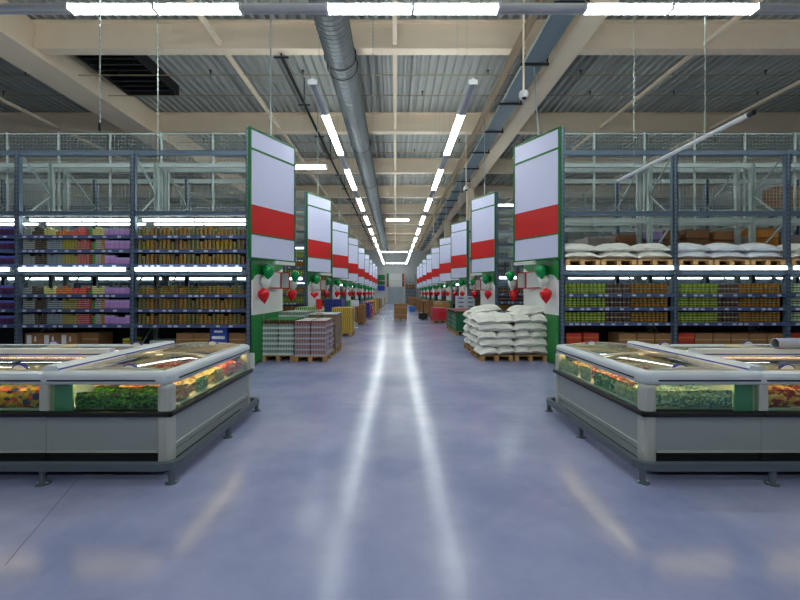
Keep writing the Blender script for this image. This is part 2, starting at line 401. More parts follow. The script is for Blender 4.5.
for k in range(9):
    yk = 9.3 + 6 * k
    for s in (-1, 1):
        nb = 3 if k == 0 else (5 if k < 3 else 2)
        rk = RACKS[k, s] = thing('storage_rack', f'tall blue grey storage rack with shelves, {ORD[k]} row on the {SIDE[s]} side', 'rack', (0, yk, 0), 'storage rack rows')
        for j in range(nb + 1):
            x = s * (XIN[s] + BAY[s] * j)
            for i, dy in enumerate(DY):
                key = ('s', 1) if (i == 0 and j == 0) else (('s', 0) if (i == 0 and k == 0) else (('p', 0) if i in (1, 2) else ('d', 0)))
                o = link('upright', UP[key], rk, (x, dy, 0))
                if i in (1, 3): o.scale.y = -1
            if k < 3:
                for fi, (da, db) in enumerate(((0, 1.0), (1.35, 2.5))):
                    for q in range(6):
                        z = .2 + q * .8
                        if k > 0 and q < 3: continue
                        o = link('brace', BR[fi], rk, (x, da, z))
                        if q % 2: o.location.y = db; o.scale.y = -1
        for j in range(nb):
            xb = baystart(s, j)
            for z in (3.55, 4.97):
                link('beam', BEAM[s, 's'], rk, (xb, .012, z)); link('beam', BEAM[s, 'p'], rk, (xb, .93, z))
                link('beam', BEAM[s, 'p'], rk, (xb, 1.37, z)); link('beam', BEAM[s, 'p'], rk, (xb, 2.42, z))
            link('beam', BEAM[s, 's'], rk, (xb, .012, 2.17)); link('beam', BEAM[s, 'p'], rk, (xb, 1.37, 2.17))
            if j < 3:
                for i, z in enumerate(SHELVES[s]):
                    sh = link('shelf', SH[s], rk, (xb, 0, z))
                    if k < 2:
                        o = link('price_tag', TG[(i + j) % 5], sh); o['kind'] = 'stuff'
                if s > 0: link('deck', DK[s], rk, (xb, 0, 2.33))
                link('deck', DK[s], rk, (xb, 1.4, 2.33))
                o = link('shade_panel', BP[s], rk, (xb, 1.0, .02)); o.scale.z = 1.6
                if s < 0:
                    o = link('shade_panel', BP[s], rk, (xb, 1.0, 2.36)); o.scale.z = .62
                o = link('base_deck', DK[s], rk, (xb, 0, .16))
            if k < 3:
                for q in range(2):
                    link('mesh_panel', WP[s], rk, (xb - .03 + q * BAY[s] / 2, 1.17, 3.38))
                    link('mesh_post', MP, rk, (xb - .055 + q * BAY[s] / 2, 1.17, 0))
            # lamps under the shelves
            if k < 2 or (k < 5 and j == 0):
                for q in range(2):
                    shelf_light(xb + .03 + q * 1.25, yk - .03, 2.2 if s < 0 else 2.235, f'{("left", "right")[q]} lamp tube under the loft, {NTH[j]} bay of the {ORD[k]} {SIDE[s]} rack', f'shelf lamps {k} {s}')
                    if s < 0:
                        shelf_light(xb + .03 + q * 1.25, yk + .25, 3.415, f'{("left", "right")[q]} lamp tube below the top beam, {NTH[j]} bay of the {ORD[k]} left rack', f'top shelf lamps {k}', .6)
                        if k == 0: shelf_light(xb + .03 + q * 1.25, yk + .72, 3.40, f'{("left", "right")[q]} rear lamp tube below the top beam, {NTH[j]} bay, nearest left rack', 'rear top shelf lamps', .5)

# ------------------------------------------------------------------ aisle signs, end panels, poster boards, balloons
def sign(k, s):
    yk = 9.3 + 6 * k
    p = (-3.41, yk) if s < 0 else (3.84, yk); q = (-2.70, yk + 1.35) if s < 0 else (3.16, yk + 1.29)
    L = math.hypot(q[0] - p[0], q[1] - p[1])
    t = thing('aisle_sign', f'tall white sign with red band and green frame, {ORD[k]} on the {SIDE[s]} of the aisle', 'sign', (p[0], p[1], 0), 'aisle signs')
    t.rotation_euler.z = math.atan2(q[1] - p[1], q[0] - p[0])
    # local: x along the sign, front face towards the aisle
    f = -1 if s < 0 else 1
    def panel(name, z0, z1, m): MB().box(.03, L - .03, f * .0, f * .035, z0, z1, m).obj(name, t)
    panel('header_panel', 5.09, 5.53, SIGNW); panel('main_panel', 3.775, 5.055, SIGNW)
    panel('red_band', 3.10, 3.775, SIGNR); panel('lower_panel', 2.53, 3.075, SIGNW)
    fr = MB()
    for a in ((-.01, .04, 2.49, 5.57), (L - .04, L + .01, 2.49, 5.57), (.04, L - .04, 5.52, 5.57), (.04, L - .04, 5.05, 5.10), (.04, L - .04, 3.07, 3.105), (.04, L - .04, 2.49, 2.54)):
        fr.box(a[0], a[1], -f * .03, f * .045, a[2], a[3], SIGNG)
    fr.box(.03, L - .03, -f * .03, 0, 2.53, 5.53, SIGNG)
    fr.obj('frame', t)
    if s > 0 and k == 0:
        a_ = Matrix.Rotation(-t.rotation_euler.z, 3, 'Z') @ Vector((4.02 - p[0], 2.3, 8.25))
        MB().tube((L * .45, 0, 5.56), a_, .018, PALE, 6).obj('hanging_rod', t)
    else: MB().tube((L * .45, 0, 5.56), (L * .45, 0, 9.7), .018, PALE, 6).obj('hanging_rod', t)
    # down light under the sign
    MB().box(L * .5, L * .95, -f * .02, f * .1, 2.42, 2.5, WHITE).obj('soffit', t)
def end_panel(k, s):
    yk = 9.3 + 6 * k; x = s * (XIN[s] - .07)
    t = link('end_panel', None, RACKS[k, s], (x, 0, 0)); t['label'] = 'green and white cladding panel'
    a, b = -s * .03, 0
    MB().prism([(.02, .03), (2.5, .03), (2.5, 1.18), (.02, 1.18)], a, b, PGREEN, 'yz').obj('lower_board', t)
    top = [(.02 + 2.48 * i / 14, 2.0 + .38 * (i / 14) ** .6 + .04 * math.sin(i)) for i in range(15)]
    MB().prism([(.02, 1.18), (2.5, 1.18)] + top[::-1], a, b, PWHITE, 'yz').obj('white_board', t)
    MB().prism(top + [(2.5, 2.62), (.02, 2.47)], a, b, PGREEN, 'yz').obj('upper_board', t)
RB = mat('red border', (196, 44, 44), .5)
POSTER = mat('poster white', (206, 214, 212), .4, 0, .02)
def poster(k, s, which):
    yk = 9.3 + 6 * k; xw = s * (XIN[s] - .16)
    if which == 0:
        t = thing('poster_board', f'blank red edged board hung along the {ORD[k]} {SIDE[s]} end panel', 'board', (xw, yk + .75, 1.82), 'red edged boards')
        t.rotation_euler.z = math.pi / 2; L = 1.3
    else:
        t = thing('poster_board', f'blank red edged board facing forward past the {ORD[k]} {SIDE[s]} end panel', 'board', (xw, yk + 2.1, 1.82), 'red edged boards')
        L = .26
        if s > 0: t.location.x -= .27
    MB().box(0, L, -.01, .01, 0, .47, POSTER).obj('sheet', t)
    b = MB()
    for a in ((0, L, 0, .03), (0, L, .44, .47), (0, .03, .03, .44), (L - .03, L, .03, .44)): b.box(a[0], a[1], -.018, .018, a[2], a[3], RB)
    b.obj('border', t)
    MB().tube((L / 2, 0, .47), (L / 2, 0, .68), .006, PALE, 4).obj('hanger_wire', t)
def balloon_mesh(m):
    prof = [(.002, -.185), (.016, -.19), (.012, -.172), (.03, -.155), (.075, -.10), (.115, -.04), (.135, .02), (.138, .06), (.125, .11), (.095, .15), (.05, .175), (.005, .183)]
    return MB().lathe(prof, m, 14).mesh('balloon', True)
def heart_mesh(m):
    pts = []
    for i in range(28):
        t = 2 * math.pi * i / 28
        pts.append((.0095 * 16 * math.sin(t) ** 3, .0095 * (13 * math.cos(t) - 5 * math.cos(2 * t) - 2 * math.cos(3 * t) - math.cos(4 * t))))
    b = MB(); n = 28; vs = []; 
    for sc, y in ((.15, -.06), (.6, -.05), (1, 0), (.6, .05), (.15, .06)): vs += [(x * sc, y, z * sc) for x, z in pts]
    fs = [(k * n + i, k * n + (i + 1) % n, (k + 1) * n + (i + 1) % n, (k + 1) * n + i) for k in range(4) for i in range(n)] + [tuple(range(n)), tuple(range(4 * n, 5 * n))]
    return b.add(vs, fs, m).mesh('balloon', True)
BC = {'green': mat('green latex', (0, 152, 80), .22, 0, .05), 'white': mat('white latex', (222, 230, 222), .22, 0, .03), 'red': mat('red latex', (226, 22, 32), .2, 0, .04)}
BM = {c: balloon_mesh(m) for c, m in BC.items()}; HM = heart_mesh(BC['red'])
STR = MB().tube((0, 0, -.19), (0, 0, -1), .003, mat('string', (220, 220, 214), .7), 4).mesh('string')
def balloon(c, x, y, z, label, group, heart=False, strlen=.5, sc=1):
    t = thing('balloon', label, 'balloon', (x, y, z), group)
    o = link('latex_body', HM if heart else BM[c], t); o.scale = (sc,) * 3; o.rotation_euler = (R.uniform(-.15, .15), R.uniform(-.15, .15), R.uniform(0, 6) if not heart else .3)
    if strlen:
        o = link('string', STR, t); o.scale.z = strlen
def bunch(k, s, near):
    yk = 9.3 + 6 * k + (.35 if near else 2.95); x = s * (XIN[s] - .26); w = 'near' if near else 'far'
    G = f'balloons {k} {s} {w}'
    def lb(c, e=''): return f'{c} balloon{e} at the {w} edge of the {ORD[k]} {SIDE[s]} end panel'
    ins = -s
    balloon('green', x + ins * .06, yk + .14, 2.2, lb('green', ' hanging lower'), G, strlen=.3 if k < 5 else 2.19)
    balloon('red', x + ins * .02, yk - .08, 1.63, lb('red'), G, strlen=1.62, heart=(k == 1 and s < 0 and near))
    if k < 5:
        balloon('white', x - ins * .02, yk + .22, 1.95, lb('white'), G, strlen=.3)
    if k < 3 and near:
        balloon('green', x - ins * .05, yk + .38, 2.26, lb('green', ' tucked behind'), G, strlen=0, sc=.95)
for k in range(9):
    for s in (-1, 1):
        sign(k, s); end_panel(k, s)
        if k < 2: poster(k, s, 0); poster(k, s, 1)
        bunch(k, s, True)
        if k < 7: bunch(k, s, False)

# ------------------------------------------------------------------ tins and packs on the shelves
METAL = mat('tin metal', (170, 172, 170), .3, .8)
def flat(c): return mat('print_%d_%d_%d' % tuple(int(v) for v in c), c, .4, 0, .04)
def can_geo(r, h, stops, n=10):
    b = MB().lathe([(r * .94, 0), (r * .94, h * .05)], METAL, n)
    P = [p for p, _ in stops] + [1]
    for i, (p, c) in enumerate(stops):
        b.lathe([(r, h * (.05 + .88 * P[i])), (r, h * (.05 + .88 * P[i + 1]))], flat(c), n)
    return b.lathe([(r * .94, h * .93), (r * .94, h)], METAL, n)
class Tin:
    def __init__(s, name, geo): s.name = name; s.geo = geo; s.me = geo.mesh(name)
LEFT_OVER = {}; SINGLE = {}
def tin_kinds(d): return {k: Tin('tin', can_geo(.0435, .117, st)) for k, st in d.items()}
RC = tin_kinds({
    'green and yellow': [(0, (150, 150, 20)), (.18, (40, 104, 20)), (.42, (170, 174, 50)), (.7, (64, 134, 40)), (.9, (150, 170, 90))],
    'dark brown': [(0, (130, 120, 60)), (.15, (42, 34, 40)), (.45, (110, 66, 50)), (.7, (40, 34, 46)), (.9, (150, 150, 150))],
    'orange and green': [(0, (40, 60, 16)), (.2, (176, 110, 16)), (.6, (22, 66, 24)), (.78, (160, 96, 14)), (.92, (90, 100, 40))],
    'green and white': [(0, (60, 110, 40)), (.3, (200, 206, 190)), (.6, (80, 140, 50)), (.85, (190, 190, 160))]})
SHN = {1: ('upper', 'middle', 'lower'), -1: ('topmost', 'second', 'third', 'fourth', 'fifth', 'lowest')}
BAYN = ('bay nearest the aisle', 'middle bay', 'outermost bay')
def put_tins(k, s, xs, y, z, tin, h, n, desc, bay, shelf):
    lb = f'{desc} tin on the {shelf} shelf, {bay}, {ORD[k]} {SIDE[s]} rack'
    for x in xs:
        for q in range(n):
            p = (x + R.uniform(-.003, .003), y, z + q * h)
            single = SINGLE.get(tin.name, 0)
            if single < 300 and k == 0 and (s > 0 or shelf in ('fourth', 'fifth')):
                SINGLE[tin.name] = single + 1
                place(tin.name, tin.me, p, lb, 'tin', f'{desc} tins {k}{s}{bay}{shelf}', R.uniform(0, 6))
            else:
                b = LEFT_OVER.setdefault(tin.name, MB()); g_ = tin.geo; o = len(b.v)
                b.v += [(v[0] + p[0], v[1] + p[1], v[2] + p[2]) for v in g_.v]
                mi = [b.mi(m) for m in g_.mats]
                b.f += [tuple(a + o for a in f) for f in g_.f]; b.m += [mi[i] for i in g_.m]
for j in range(3):
    xb = baystart(1, j)
    for i, z in enumerate(RSH):
        n = 25 if j < 2 else 8
        kinds = ['green and yellow'] * 10 + ['dark brown'] * 6 + ['orange and green'] * 9 if j == 0 else (['green and yellow'] * 10 + ['dark brown'] * 5 + ['orange and green'] * 10 if j == 1 else ['green and white'] * 8)
        for kd in dict.fromkeys(kinds):
            xs = [xb + .06 + .0975 * q for q in range(n) if kinds[q] == kd]
            put_tins(0, 1, xs, 9.3 + .085, z + .038, RC[kd], .117, 2, kd, BAYN[j], SHN[1][i])
# flat tins on the left rack
TS = {
    'gold': (150, 112, 34), 'brown': (104, 70, 34), 'olive': (112, 106, 48), 'silver grey': (126, 138, 134), 'black and orange': (70, 56, 42), 'silver blue': (112, 134, 146),
    'olive yellow': (150, 142, 60), 'red and white': (190, 30, 40), 'red': (150, 34, 30), 'bright green': (44, 150, 30), 'grey and white': (150, 156, 146), 'amber': (186, 128, 20), 'orange': (206, 116, 40), 'pink red': (222, 84, 74), 'pale yellow': (200, 196, 120), 'blue': (70, 80, 160), 'maroon': (96, 40, 60)}
TM = {}
for nm, c in TS.items():
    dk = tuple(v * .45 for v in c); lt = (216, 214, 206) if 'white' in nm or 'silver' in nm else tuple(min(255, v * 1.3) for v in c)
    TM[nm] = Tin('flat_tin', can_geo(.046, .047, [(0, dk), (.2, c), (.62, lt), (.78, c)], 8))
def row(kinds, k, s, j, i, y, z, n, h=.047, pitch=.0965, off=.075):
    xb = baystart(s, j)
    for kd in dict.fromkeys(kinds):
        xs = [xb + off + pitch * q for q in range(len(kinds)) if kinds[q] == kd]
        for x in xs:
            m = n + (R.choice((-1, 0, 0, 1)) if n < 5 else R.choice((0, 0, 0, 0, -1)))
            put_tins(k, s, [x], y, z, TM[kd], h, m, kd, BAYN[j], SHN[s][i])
rg = random.Random(3)
GOLD = ['olive', 'olive'] + [rg.choice(('gold', 'gold', 'brown', 'olive')) for _ in range(21)] + ['olive', 'olive', 'brown']
MIX = ['silver grey'] * 4 + ['black and orange'] * 4 + ['silver blue'] * 5 + ['olive yellow'] * 5 + ['red and white'] * 4 + ['red', 'bright green'] + ['grey and white'] * 2 + ['amber'] * 2 
TOPM = ['silver grey'] * 3 + ['black and orange'] * 4 + ['pale yellow'] * 4 + ['orange'] * 5 + ['pink red'] * 5 + ['red', 'bright green'] + ['pale yellow'] * 4
PUR = MB().box(-.058, .058, -.06, .06, 0, .215, bands('lab_purple', [(0, (130, 84, 150)), (.1, (178, 136, 196)), (.72, (196, 156, 206)), (.88, (140, 146, 200))]), .012).mesh('pack')
BLU = MB().box(-.058, .058, -.06, .06, 0, .2, bands('lab_blue', [(0, (60, 40, 90)), (.4, (90, 40, 60)), (.7, (90, 100, 190))]), .012).mesh('pack')
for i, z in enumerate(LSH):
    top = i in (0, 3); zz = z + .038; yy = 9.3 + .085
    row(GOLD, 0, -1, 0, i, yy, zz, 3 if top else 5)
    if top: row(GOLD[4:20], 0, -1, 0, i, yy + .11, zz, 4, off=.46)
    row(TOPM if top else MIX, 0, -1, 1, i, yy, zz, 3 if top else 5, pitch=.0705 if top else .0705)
    xb = baystart(-1, 1)
    for q in range(5):
        if i in (2, 5) and q in (0, 3) and False: continue
        o = place('shelf_pack', PUR, (xb + 2.03 + q * .118, yy, zz), f'purple pack on the {SHN[-1][i]} shelf, middle bay, nearest left rack', 'pack', f'purple packs {i}')
        o.scale.z = (.7 if top else (1 if i in (1, 4) else R.choice((.75, 1, .8))))
    xb = baystart(-1, 2)
    for q in range(5):
        kd = ('blue', 'maroon', 'olive yellow', 'blue', 'maroon')[q]
        place('shelf_pack', BLU, (xb + 2.52 - q * .122, yy, zz), f'blue and maroon pack on the {SHN[-1][i]} shelf, outermost bay, nearest left rack', 'pack', f'blue packs {i}')
# cartons visible on the racks behind and below
def carton_mesh(wd, dp, h, m, tape=True):
    b = MB().box(-wd / 2, wd / 2, 0, dp, 0, h, m, .006)
    if tape: b.box(-wd / 2 + .002, wd / 2 - .002, -.0012, .001, h * .46, h * .54, mat('tape', (190, 160, 110), .4)).box(-.03, .03, .0, dp, h - .001, h + .001, mat('tape', (190, 160, 110), .4))
    return b.mesh('carton')
REDBOX = bands('red carton', [(0, (176, 62, 34)), (.4, (200, 96, 44)), (.6, (168, 48, 32))], .7)
CB = carton_mesh(.40, .5, .295, BROWN); CR = carton_mesh(.36, .5, .198, REDBOX, False)
CW = MB().box(-.2, .2, 0, .5, 0, .295, BROWN, .006).box(-.16, -.05, -.002, .001, .05, .25, PWHITE).box(.02, .06, -.002, .001, .1, .22, PWHITE).mesh('carton')
CBL = MB().box(-.2, .2, 0, .45, 0, .36, mat('blue print', (40, 70, 160), .5), .006).box(-.15, .15, -.002, .001, .1, .17, PWHITE).box(-.1, .1, -.002, .001, .25, .3, PWHITE).mesh('carton')
def carton(me, x, y, z, label, group=None, rz=0): return place('carton', me, (x, y, z), label, 'carton', group, rz)
for j in range(3):
    xb = baystart(1, j)
    for q in range(6 if j < 2 else 2):
        x = xb + .24 + q * .425
        nr = 2 if j == 0 else 1
        if q < nr or j == 2:
            for h in range(3): carton(CR, x - .02 * q, 9.36, .16 + h * .2, f'{("bottom", "middle", "top")[h]} red orange carton, {NTH[q]} from the left, {BAYN[j]}, nearest right rack', f'red cartons {j}')
        elif j == 0 and q == 2: continue
        else:
            for h in range(2): carton(CB, x, 9.38, .16 + h * .297, f'{("lower", "upper")[h]} brown carton, {NTH[q]} from the left, {BAYN[j]}, nearest right rack', f'brown cartons {j}')
xb = baystart(-1, 1)
for q in range(3):
    for h in range(2): carton(CW, xb + .25 + q * .41, 9.4, .16 + .3 * h, f'{("lower", "upper")[h]} brown carton with white labels, {NTH[q]} from the left, nearest left rack', 'labelled cartons')
for h in range(2): carton(CB, xb + 1.5, 9.5, .16 + .3 * h, 'plain brown carton under the middle bay of the nearest left rack', 'plain cartons left')
YL = MB().box(-.11, .11, 0, .4, 0, .15, bands('yellow pack', [(0, (60, 60, 30)), (.2, (190, 180, 50)), (.5, (90, 90, 40)), (.65, (196, 186, 70))]), .01).mesh('carton')
for h in range(3): carton(YL, xb + 2.45, 9.4, .16 + .16 * h, 'yellow tray of jars under the middle bay of the nearest left rack', 'yellow trays')
xb = baystart(-1, 0)
FL = MB().box(-.28, .28, 0, .5, 0, .14, mat('grey film pack', (170, 176, 176), .3), .03).mesh('carton')
for h in range(3): carton(FL, xb + .55, 9.4, .16 + h * .142, 'flat film wrapped pack under the aisle bay of the nearest left rack', 'film packs')
for q in range(2):
    for h in range(2): carton(CB, xb + 1.1 + q * .41, 9.42, .16 + .3 * h, 'plain brown carton left of the blue carton, nearest left rack', 'plain cartons aisle bay')
for h in range(2): carton(CBL, xb + 1.92, 9.36, .16 + .3625 * h, 'blue printed carton under the aisle bay of the nearest left rack', 'blue cartons')
for h in range(2): carton(CB, xb + 2.34, 9.42, .16 + .3 * h, 'brown carton right of the blue carton, nearest left rack', 'plain cartons end')

# ------------------------------------------------------------------ pallets and sacks
def pallet_parts():
    return (MB().box(0, .8, 0, .1, 0, .022, WOOD).mesh('plank'), MB().box(0, .1, 0, .145, 0, .078, WOOD).mesh('block'), MB().box(0, .1, 0, 1.2, 0, .022, WOOD).mesh('runner'))
PP = pallet_parts()
_pm = MB()
for i in range(6): _pm.box(0, .8, i * .22, i * .22 + .1, .122, .144, WOOD)
for x in (0, .35, .7):
    _pm.box(x, x + .1, 0, 1.2, 0, .022, WOOD).box(x, x + .1, 0, 1.2, .1, .122, WOOD)
    for y in (0, .5275, 1.055): _pm.box(x, x + .1, y, y + .145, .022, .1, WOOD)
PM = _pm.mesh('pallet')
def pallet(x, y, label, z=0, detail=True, group=None, sx=1, sy=1):
    if not detail:
        o = place('pallet', PM, (x, y, z), label, 'pallet', group); o.scale = (sx, sy, 1); return o
    t = thing('pallet', label, 'pallet', (x, y, z), group); t.scale = (sx, sy, 1)
    for i in range(6): link('plank', PP[0], t, (0, i * .22, .122))
    for px in (0, .35, .7):
        link('runner', PP[2], t, (px, 0, 0)); link('runner', PP[2], t, (px, 0, .1))
        for py in (0, .5275, 1.055): link('block', PP[1], t, (px, py, .022))
    return t
def pillow(wd, dp, h, m, seed, n=12, sag=.0, name='sack', pinch=.25, flat=.55):
    r = random.Random(seed); vs = []; fs = []; ph = [r.uniform(0, 6) for _ in range(8)]
    for sgn in (1, -1):
        for iy in range(n + 1):
            for ix in range(n + 1):
                u = -1 + 2 * ix / n; v = -1 + 2 * iy / n
                t = ((1 - abs(u) ** 3.2) * (1 - abs(v) ** 3.2)) ** flat
                wob = 1 + .10 * math.sin(3.1 * u + ph[0] + 2 * v) + .07 * math.sin(5 * v + ph[1]) + .05 * math.sin(9 * u + ph[2] + 4 * v)
                k = 1 - pinch * .25 * (v * v) * (abs(u) ** 2); k2 = 1 - pinch * .3 * (u * u) * (v * v)
                x = u * wd / 2 * k2 * (1 + .03 * math.sin(4 * v + ph[3])); y = v * dp / 2 * k * (1 + .03 * math.sin(4 * u + ph[4]))
                z = h / 2 * t * wob * (1 if sgn > 0 else .9) * sgn + h / 2 - sag * (abs(u) ** 3 + abs(v) ** 3) * h + .02 * h * math.sin(6 * u + ph[5]) * (1 - t)
                vs.append((x, y, z))
    N = (n + 1) ** 2
    for o, fl_ in ((0, 0), (N, 1)):
        for iy in range(n):
            for ix in range(n):
                a = o + iy * (n + 1) + ix; q = (a, a + 1, a + n + 2, a + n + 1); fs.append(q[::-1] if fl_ else q)
    b = MB().add(vs, fs, m); me = b.mesh(name, True)
    bm = bmesh.new(); bm.from_mesh(me); bmesh.ops.remove_doubles(bm, verts=bm.verts[:], dist=.0005); bm.to_mesh(me); bm.free()
    return me
SK = [pillow(.50, .70, .25, SACK, i, sag=.14, flat=.7) for i in range(5)]
SKW = [pillow(.92, .50, .25, SACK, 20 + i, sag=.14, flat=.7) for i in range(4)]
def sack_pallet(x0, y0, layers, desc, top):
    pallet(x0, y0, f'wooden pallet carrying {desc}')
    z = .145
    for L in range(layers):
        if L % 2 == 0:
            for ix in range(2):
                for iy in range(2):
                    place('sack', R.choice(SK), (x0 + .2 + .42 * ix + R.uniform(-.02, .02), y0 + .3 + .6 * iy, z), f'{("front", "rear")[iy]} {("left", "right")[ix]} sack in layer {L + 1} of {desc}', 'sack', desc, R.uniform(-.12, .12), (R.uniform(-.06, .06), R.uniform(-.12, .12), R.uniform(-.15, .15)))
        else:
            for iy in range(3):
                place('sack', R.choice(SKW), (x0 + .41 + R.uniform(-.03, .03), y0 + .2 + .41 * iy, z), f'{("front", "middle", "rear")[iy]} sack in layer {L + 1} of {desc}', 'sack', desc, R.uniform(-.08, .08))
        z += .195
    for i in range(top):
        o = place('sack', SKW[i % 4], (x0 + .45 + .03 * i, y0 + .35 + .45 * i, z - .01), f'white sack lying slanted on top of {desc}', 'sack', desc, .2 - .3 * i)
        o.rotation_euler.y = .12 * (1 if i % 2 else -1)
sack_pallet(2.12, 9.95, 5, 'the near white sack stack beside the aisle', 0)
sack_pallet(2.14, 11.3, 5, 'the rear white sack stack beside the aisle', 1)
sack_pallet(2.98, 9.98, 5, 'the tall white sack stack against the end panel', 2)
# sacks on pallets on the loft of the right rack
SKL = [pillow(.92, .7, .24, SACK, 40 + i, sag=.16, flat=.75) for i in range(4)]
FILM = mat('clear film sack', (236, 240, 246), .25, 0, .05, 14, .3)
SKF = [pillow(.92, .7, .24, FILM, 50 + i, sag=.16, flat=.75) for i in range(4)]
for j in range(3):
    xb = baystart(1, j)
    for q in range(3 if j < 2 else 1):
        x = xb + .02 + q * .845
        pallet(x, 9.3, f'{("left", "middle", "right")[q]} wooden pallet under sacks on the right rack loft, {BAYN[j]}', 2.335, group=f'loft pallets {j}', sy=.8)
        for h in range(2):
            place('sack', R.choice(SKF if j == 1 else SKL), (x + .41 + R.uniform(-.04, .04), 9.66, 2.48 + h * .17), f'{("left", "middle", "right")[q]} {("bottom", "top")[h]} white sack on the right rack loft, {BAYN[j]}', 'sack', f'loft sacks {j}', R.uniform(-.06, .06))
            if q < 2: place('sack', R.choice(SKL), (x + .7, 10.02, 2.48 + h * .16), f'white sack in the rear row on the right rack loft, {BAYN[j]}', 'sack', f'rear loft sacks {j}', R.uniform(-.1, .1))
# wrapped boxes on the rear rack behind the sacks
WRAP = mat('brown wrapped goods', (132, 92, 64), .5, 0, .3, 8); WR2 = mat('grey wrapped goods', (150, 140, 134), .3, 0, .3, 8); ORG = mat('orange carton', (196, 128, 50), .6); VIO = mat('lilac print carton', (150, 136, 180), .5, 0, .2)
def wrapped(x, y, z, wd, h, m, label):
    t = thing('wrapped_load', label, 'load', (x, y, z)); 
    n = max(1, round(h / .28))
    for i in range(n): MB().box(-wd / 2, wd / 2, 0, .9, i * h / n, (i + 1) * h / n - .015, m, .03).obj('case', t)
for i, (px, wd, h, m, d) in enumerate(((602, .95, .55, WR2, 'grey film wrapped'), (628, .8, .62, WRAP, 'brown'), (655, .6, .7, VIO, 'lilac printed'), (672, .55, .72, WRAP, 'tan second'), (698, .8, .75, WRAP, 'brown third'), (725, .7, .7, BROWN, 'cardboard'), (742, .6, .55, WR2, 'grey fourth'), (766, .9, .78, ORG, 'orange'), (792, .7, .6, WR2, 'film covered grey outer'))):
    wrapped((px - 395.5) / 37.2, 10.75, 2.335, wd * .78, h + .35, m, f'{d} goods load on the rear rack behind the white sacks')
for i in range(3):
    carton(CB, 10.55 + i * .45, 10.8, 4.0, 'brown carton high behind the mesh at the right edge', 'high cartons')
    carton(CB, 10.55 + i * .45, 10.8, 4.3, 'brown carton high behind the mesh at the right edge', 'high cartons')
dk = MB().box(9.2, 12.1, 10.65, 11.75, 3.97, 4.0, PALE).obj('loft_shelf'); tag(dk, 'pale steel loft shelf high behind the mesh at right', 'shelf')
# cartons on the rear left rack seen above the tins
for i in range(7):
    x = -8.2 + i * .72
    m = (WRAP, PGREEN, ORG, WR2, BROWN, ORG, PGREEN)[i]
    wrapped(x, 10.75, 2.335, .6, .5 + .08 * (i % 3), mat(f'muted load {i}', tuple(int(v) for v in ((130, 110, 60), (90, 110, 70), (150, 120, 50), (110, 120, 110), (120, 96, 60), (140, 130, 60), (100, 120, 90))[i]), .6), f'{ORD[i]} stacked load from the left on the rear left rack')

# ------------------------------------------------------------------ pallet displays along the aisle
def case_mesh(wd, dp, h, mats, lipfrac):
    lip, body = mats; g = .006
    return MB().box(g, wd - g, g, dp - g, 0, h * lipfrac, lip).box(.02, wd - .02, .02, dp - .02, h * lipfrac, h - .004, body).mesh('case')
def display(x0, y0, layers, h, lip, body, desc, noun='case', nx=2, ny=2, lipfrac=.4, detail=False, w=.8, dpt=1.2):
    pallet(x0, y0, f'wooden pallet under the {desc}', detail=detail, sx=w / .8, sy=dpt / 1.2)
    me = case_mesh(w / nx, dpt / ny, h, (lip, body), lipfrac); me.name = noun
    for L in range(layers):
        for ix in range(nx):
            for iy in range(ny):
                place(noun, me, (x0 + ix * w / nx + R.uniform(-.006, .006), y0 + iy * dpt / ny, .145 + L * h), f'{("front", "rear", "backmost")[iy]} {("left", "right")[ix] if nx > 1 else "wide"} {noun.replace("_", " ")}, layer {L + 1} of the {desc}', noun.replace('_', ' '), desc)
    return .145 + layers * h
PT = mat('pale tray film', (196, 210, 206), .3, 0, .08, 12); CL = cans('clear jars', (128, 140, 134), (96, 108, 104), 6)
PK = cans('pink brown packs', (134, 108, 110), (112, 90, 92), 6); GF = mat('grey film', (176, 172, 180), .25, 0, .1, 10)
YC = cans('yellow cans', (190, 156, 56), (52, 42, 24), 5)
YT = mat('yellow tray', (190, 150, 60), .5)
z = display(-3.34, 10.0, 6, .13, PT, CL, 'pale tray stack at the left end panel', 'tray', detail=True, lipfrac=.45)
JAR = MB().lathe([(.036, 0), (.038, .01), (.038, .075), (.03, .09)], mat('brown jar', (92, 66, 44), .25), 8).lathe([(.034, .09), (.034, .112)], PGREEN, 8).mesh('jar')
for ix in range(9):
    for iy in range(13):
        place('jar', JAR, (-3.30 + ix * .09, 10.05 + iy * .09, z), 'brown jar with green lid on top of the pale tray stack', 'jar', 'green lidded jars')
z = display(-2.5, 9.85, 6, .138, GF, PK, 'pink brown wrapped stack beside the aisle', 'case', detail=True, lipfrac=.3)
RT = mat('dull red edge', (140, 56, 62), .4)
for ix in range(2):
    for iy in range(2):
        t = thing('cover_sheet', f'{("near", "far")[iy]} {("left", "right")[ix]} film cover with red edge on the pink brown stack', 'cover', (-2.5 + .4 * ix, 9.85 + .6 * iy, z), 'red edged covers')
        MB().box(.01, .39, .01, .59, 0, .035, RT).obj('rim', t); MB().box(.03, .37, .03, .57, .035, .04, PT).obj('film', t)
TN = mat('tan tray', (150, 126, 100), .6, 0, .2, 9); TNB = cans('tan cans', (126, 106, 80), (74, 62, 48), 6)
z = display(-2.46, 11.2, 7, .136, TN, TNB, 'tan stack behind the pink brown stack', 'case', detail=True)
tag(box_obj('cover_sheet', None, -2.46, -1.66, 11.2, 12.4, z, z + .012, PT), 'pale cover sheet on the tan stack', 'sheet')
display(-3.34, 11.35, 7, .145, PT, CL, 'clear jar stack behind the pale tray stack', 'tray')
t = thing('price_stand', 'red price sign standing on the tan stack', 'sign', (-2.2, 11.5, z + .012))
MB().box(-.09, .09, -.02, .02, 0, .02, RB).tube((0, 0, .02), (0, 0, .12), .01, RB, 6).obj('stand', t); MB().box(-.085, .085, -.015, .015, .12, .42, SIGNR, .01).obj('plate', t)
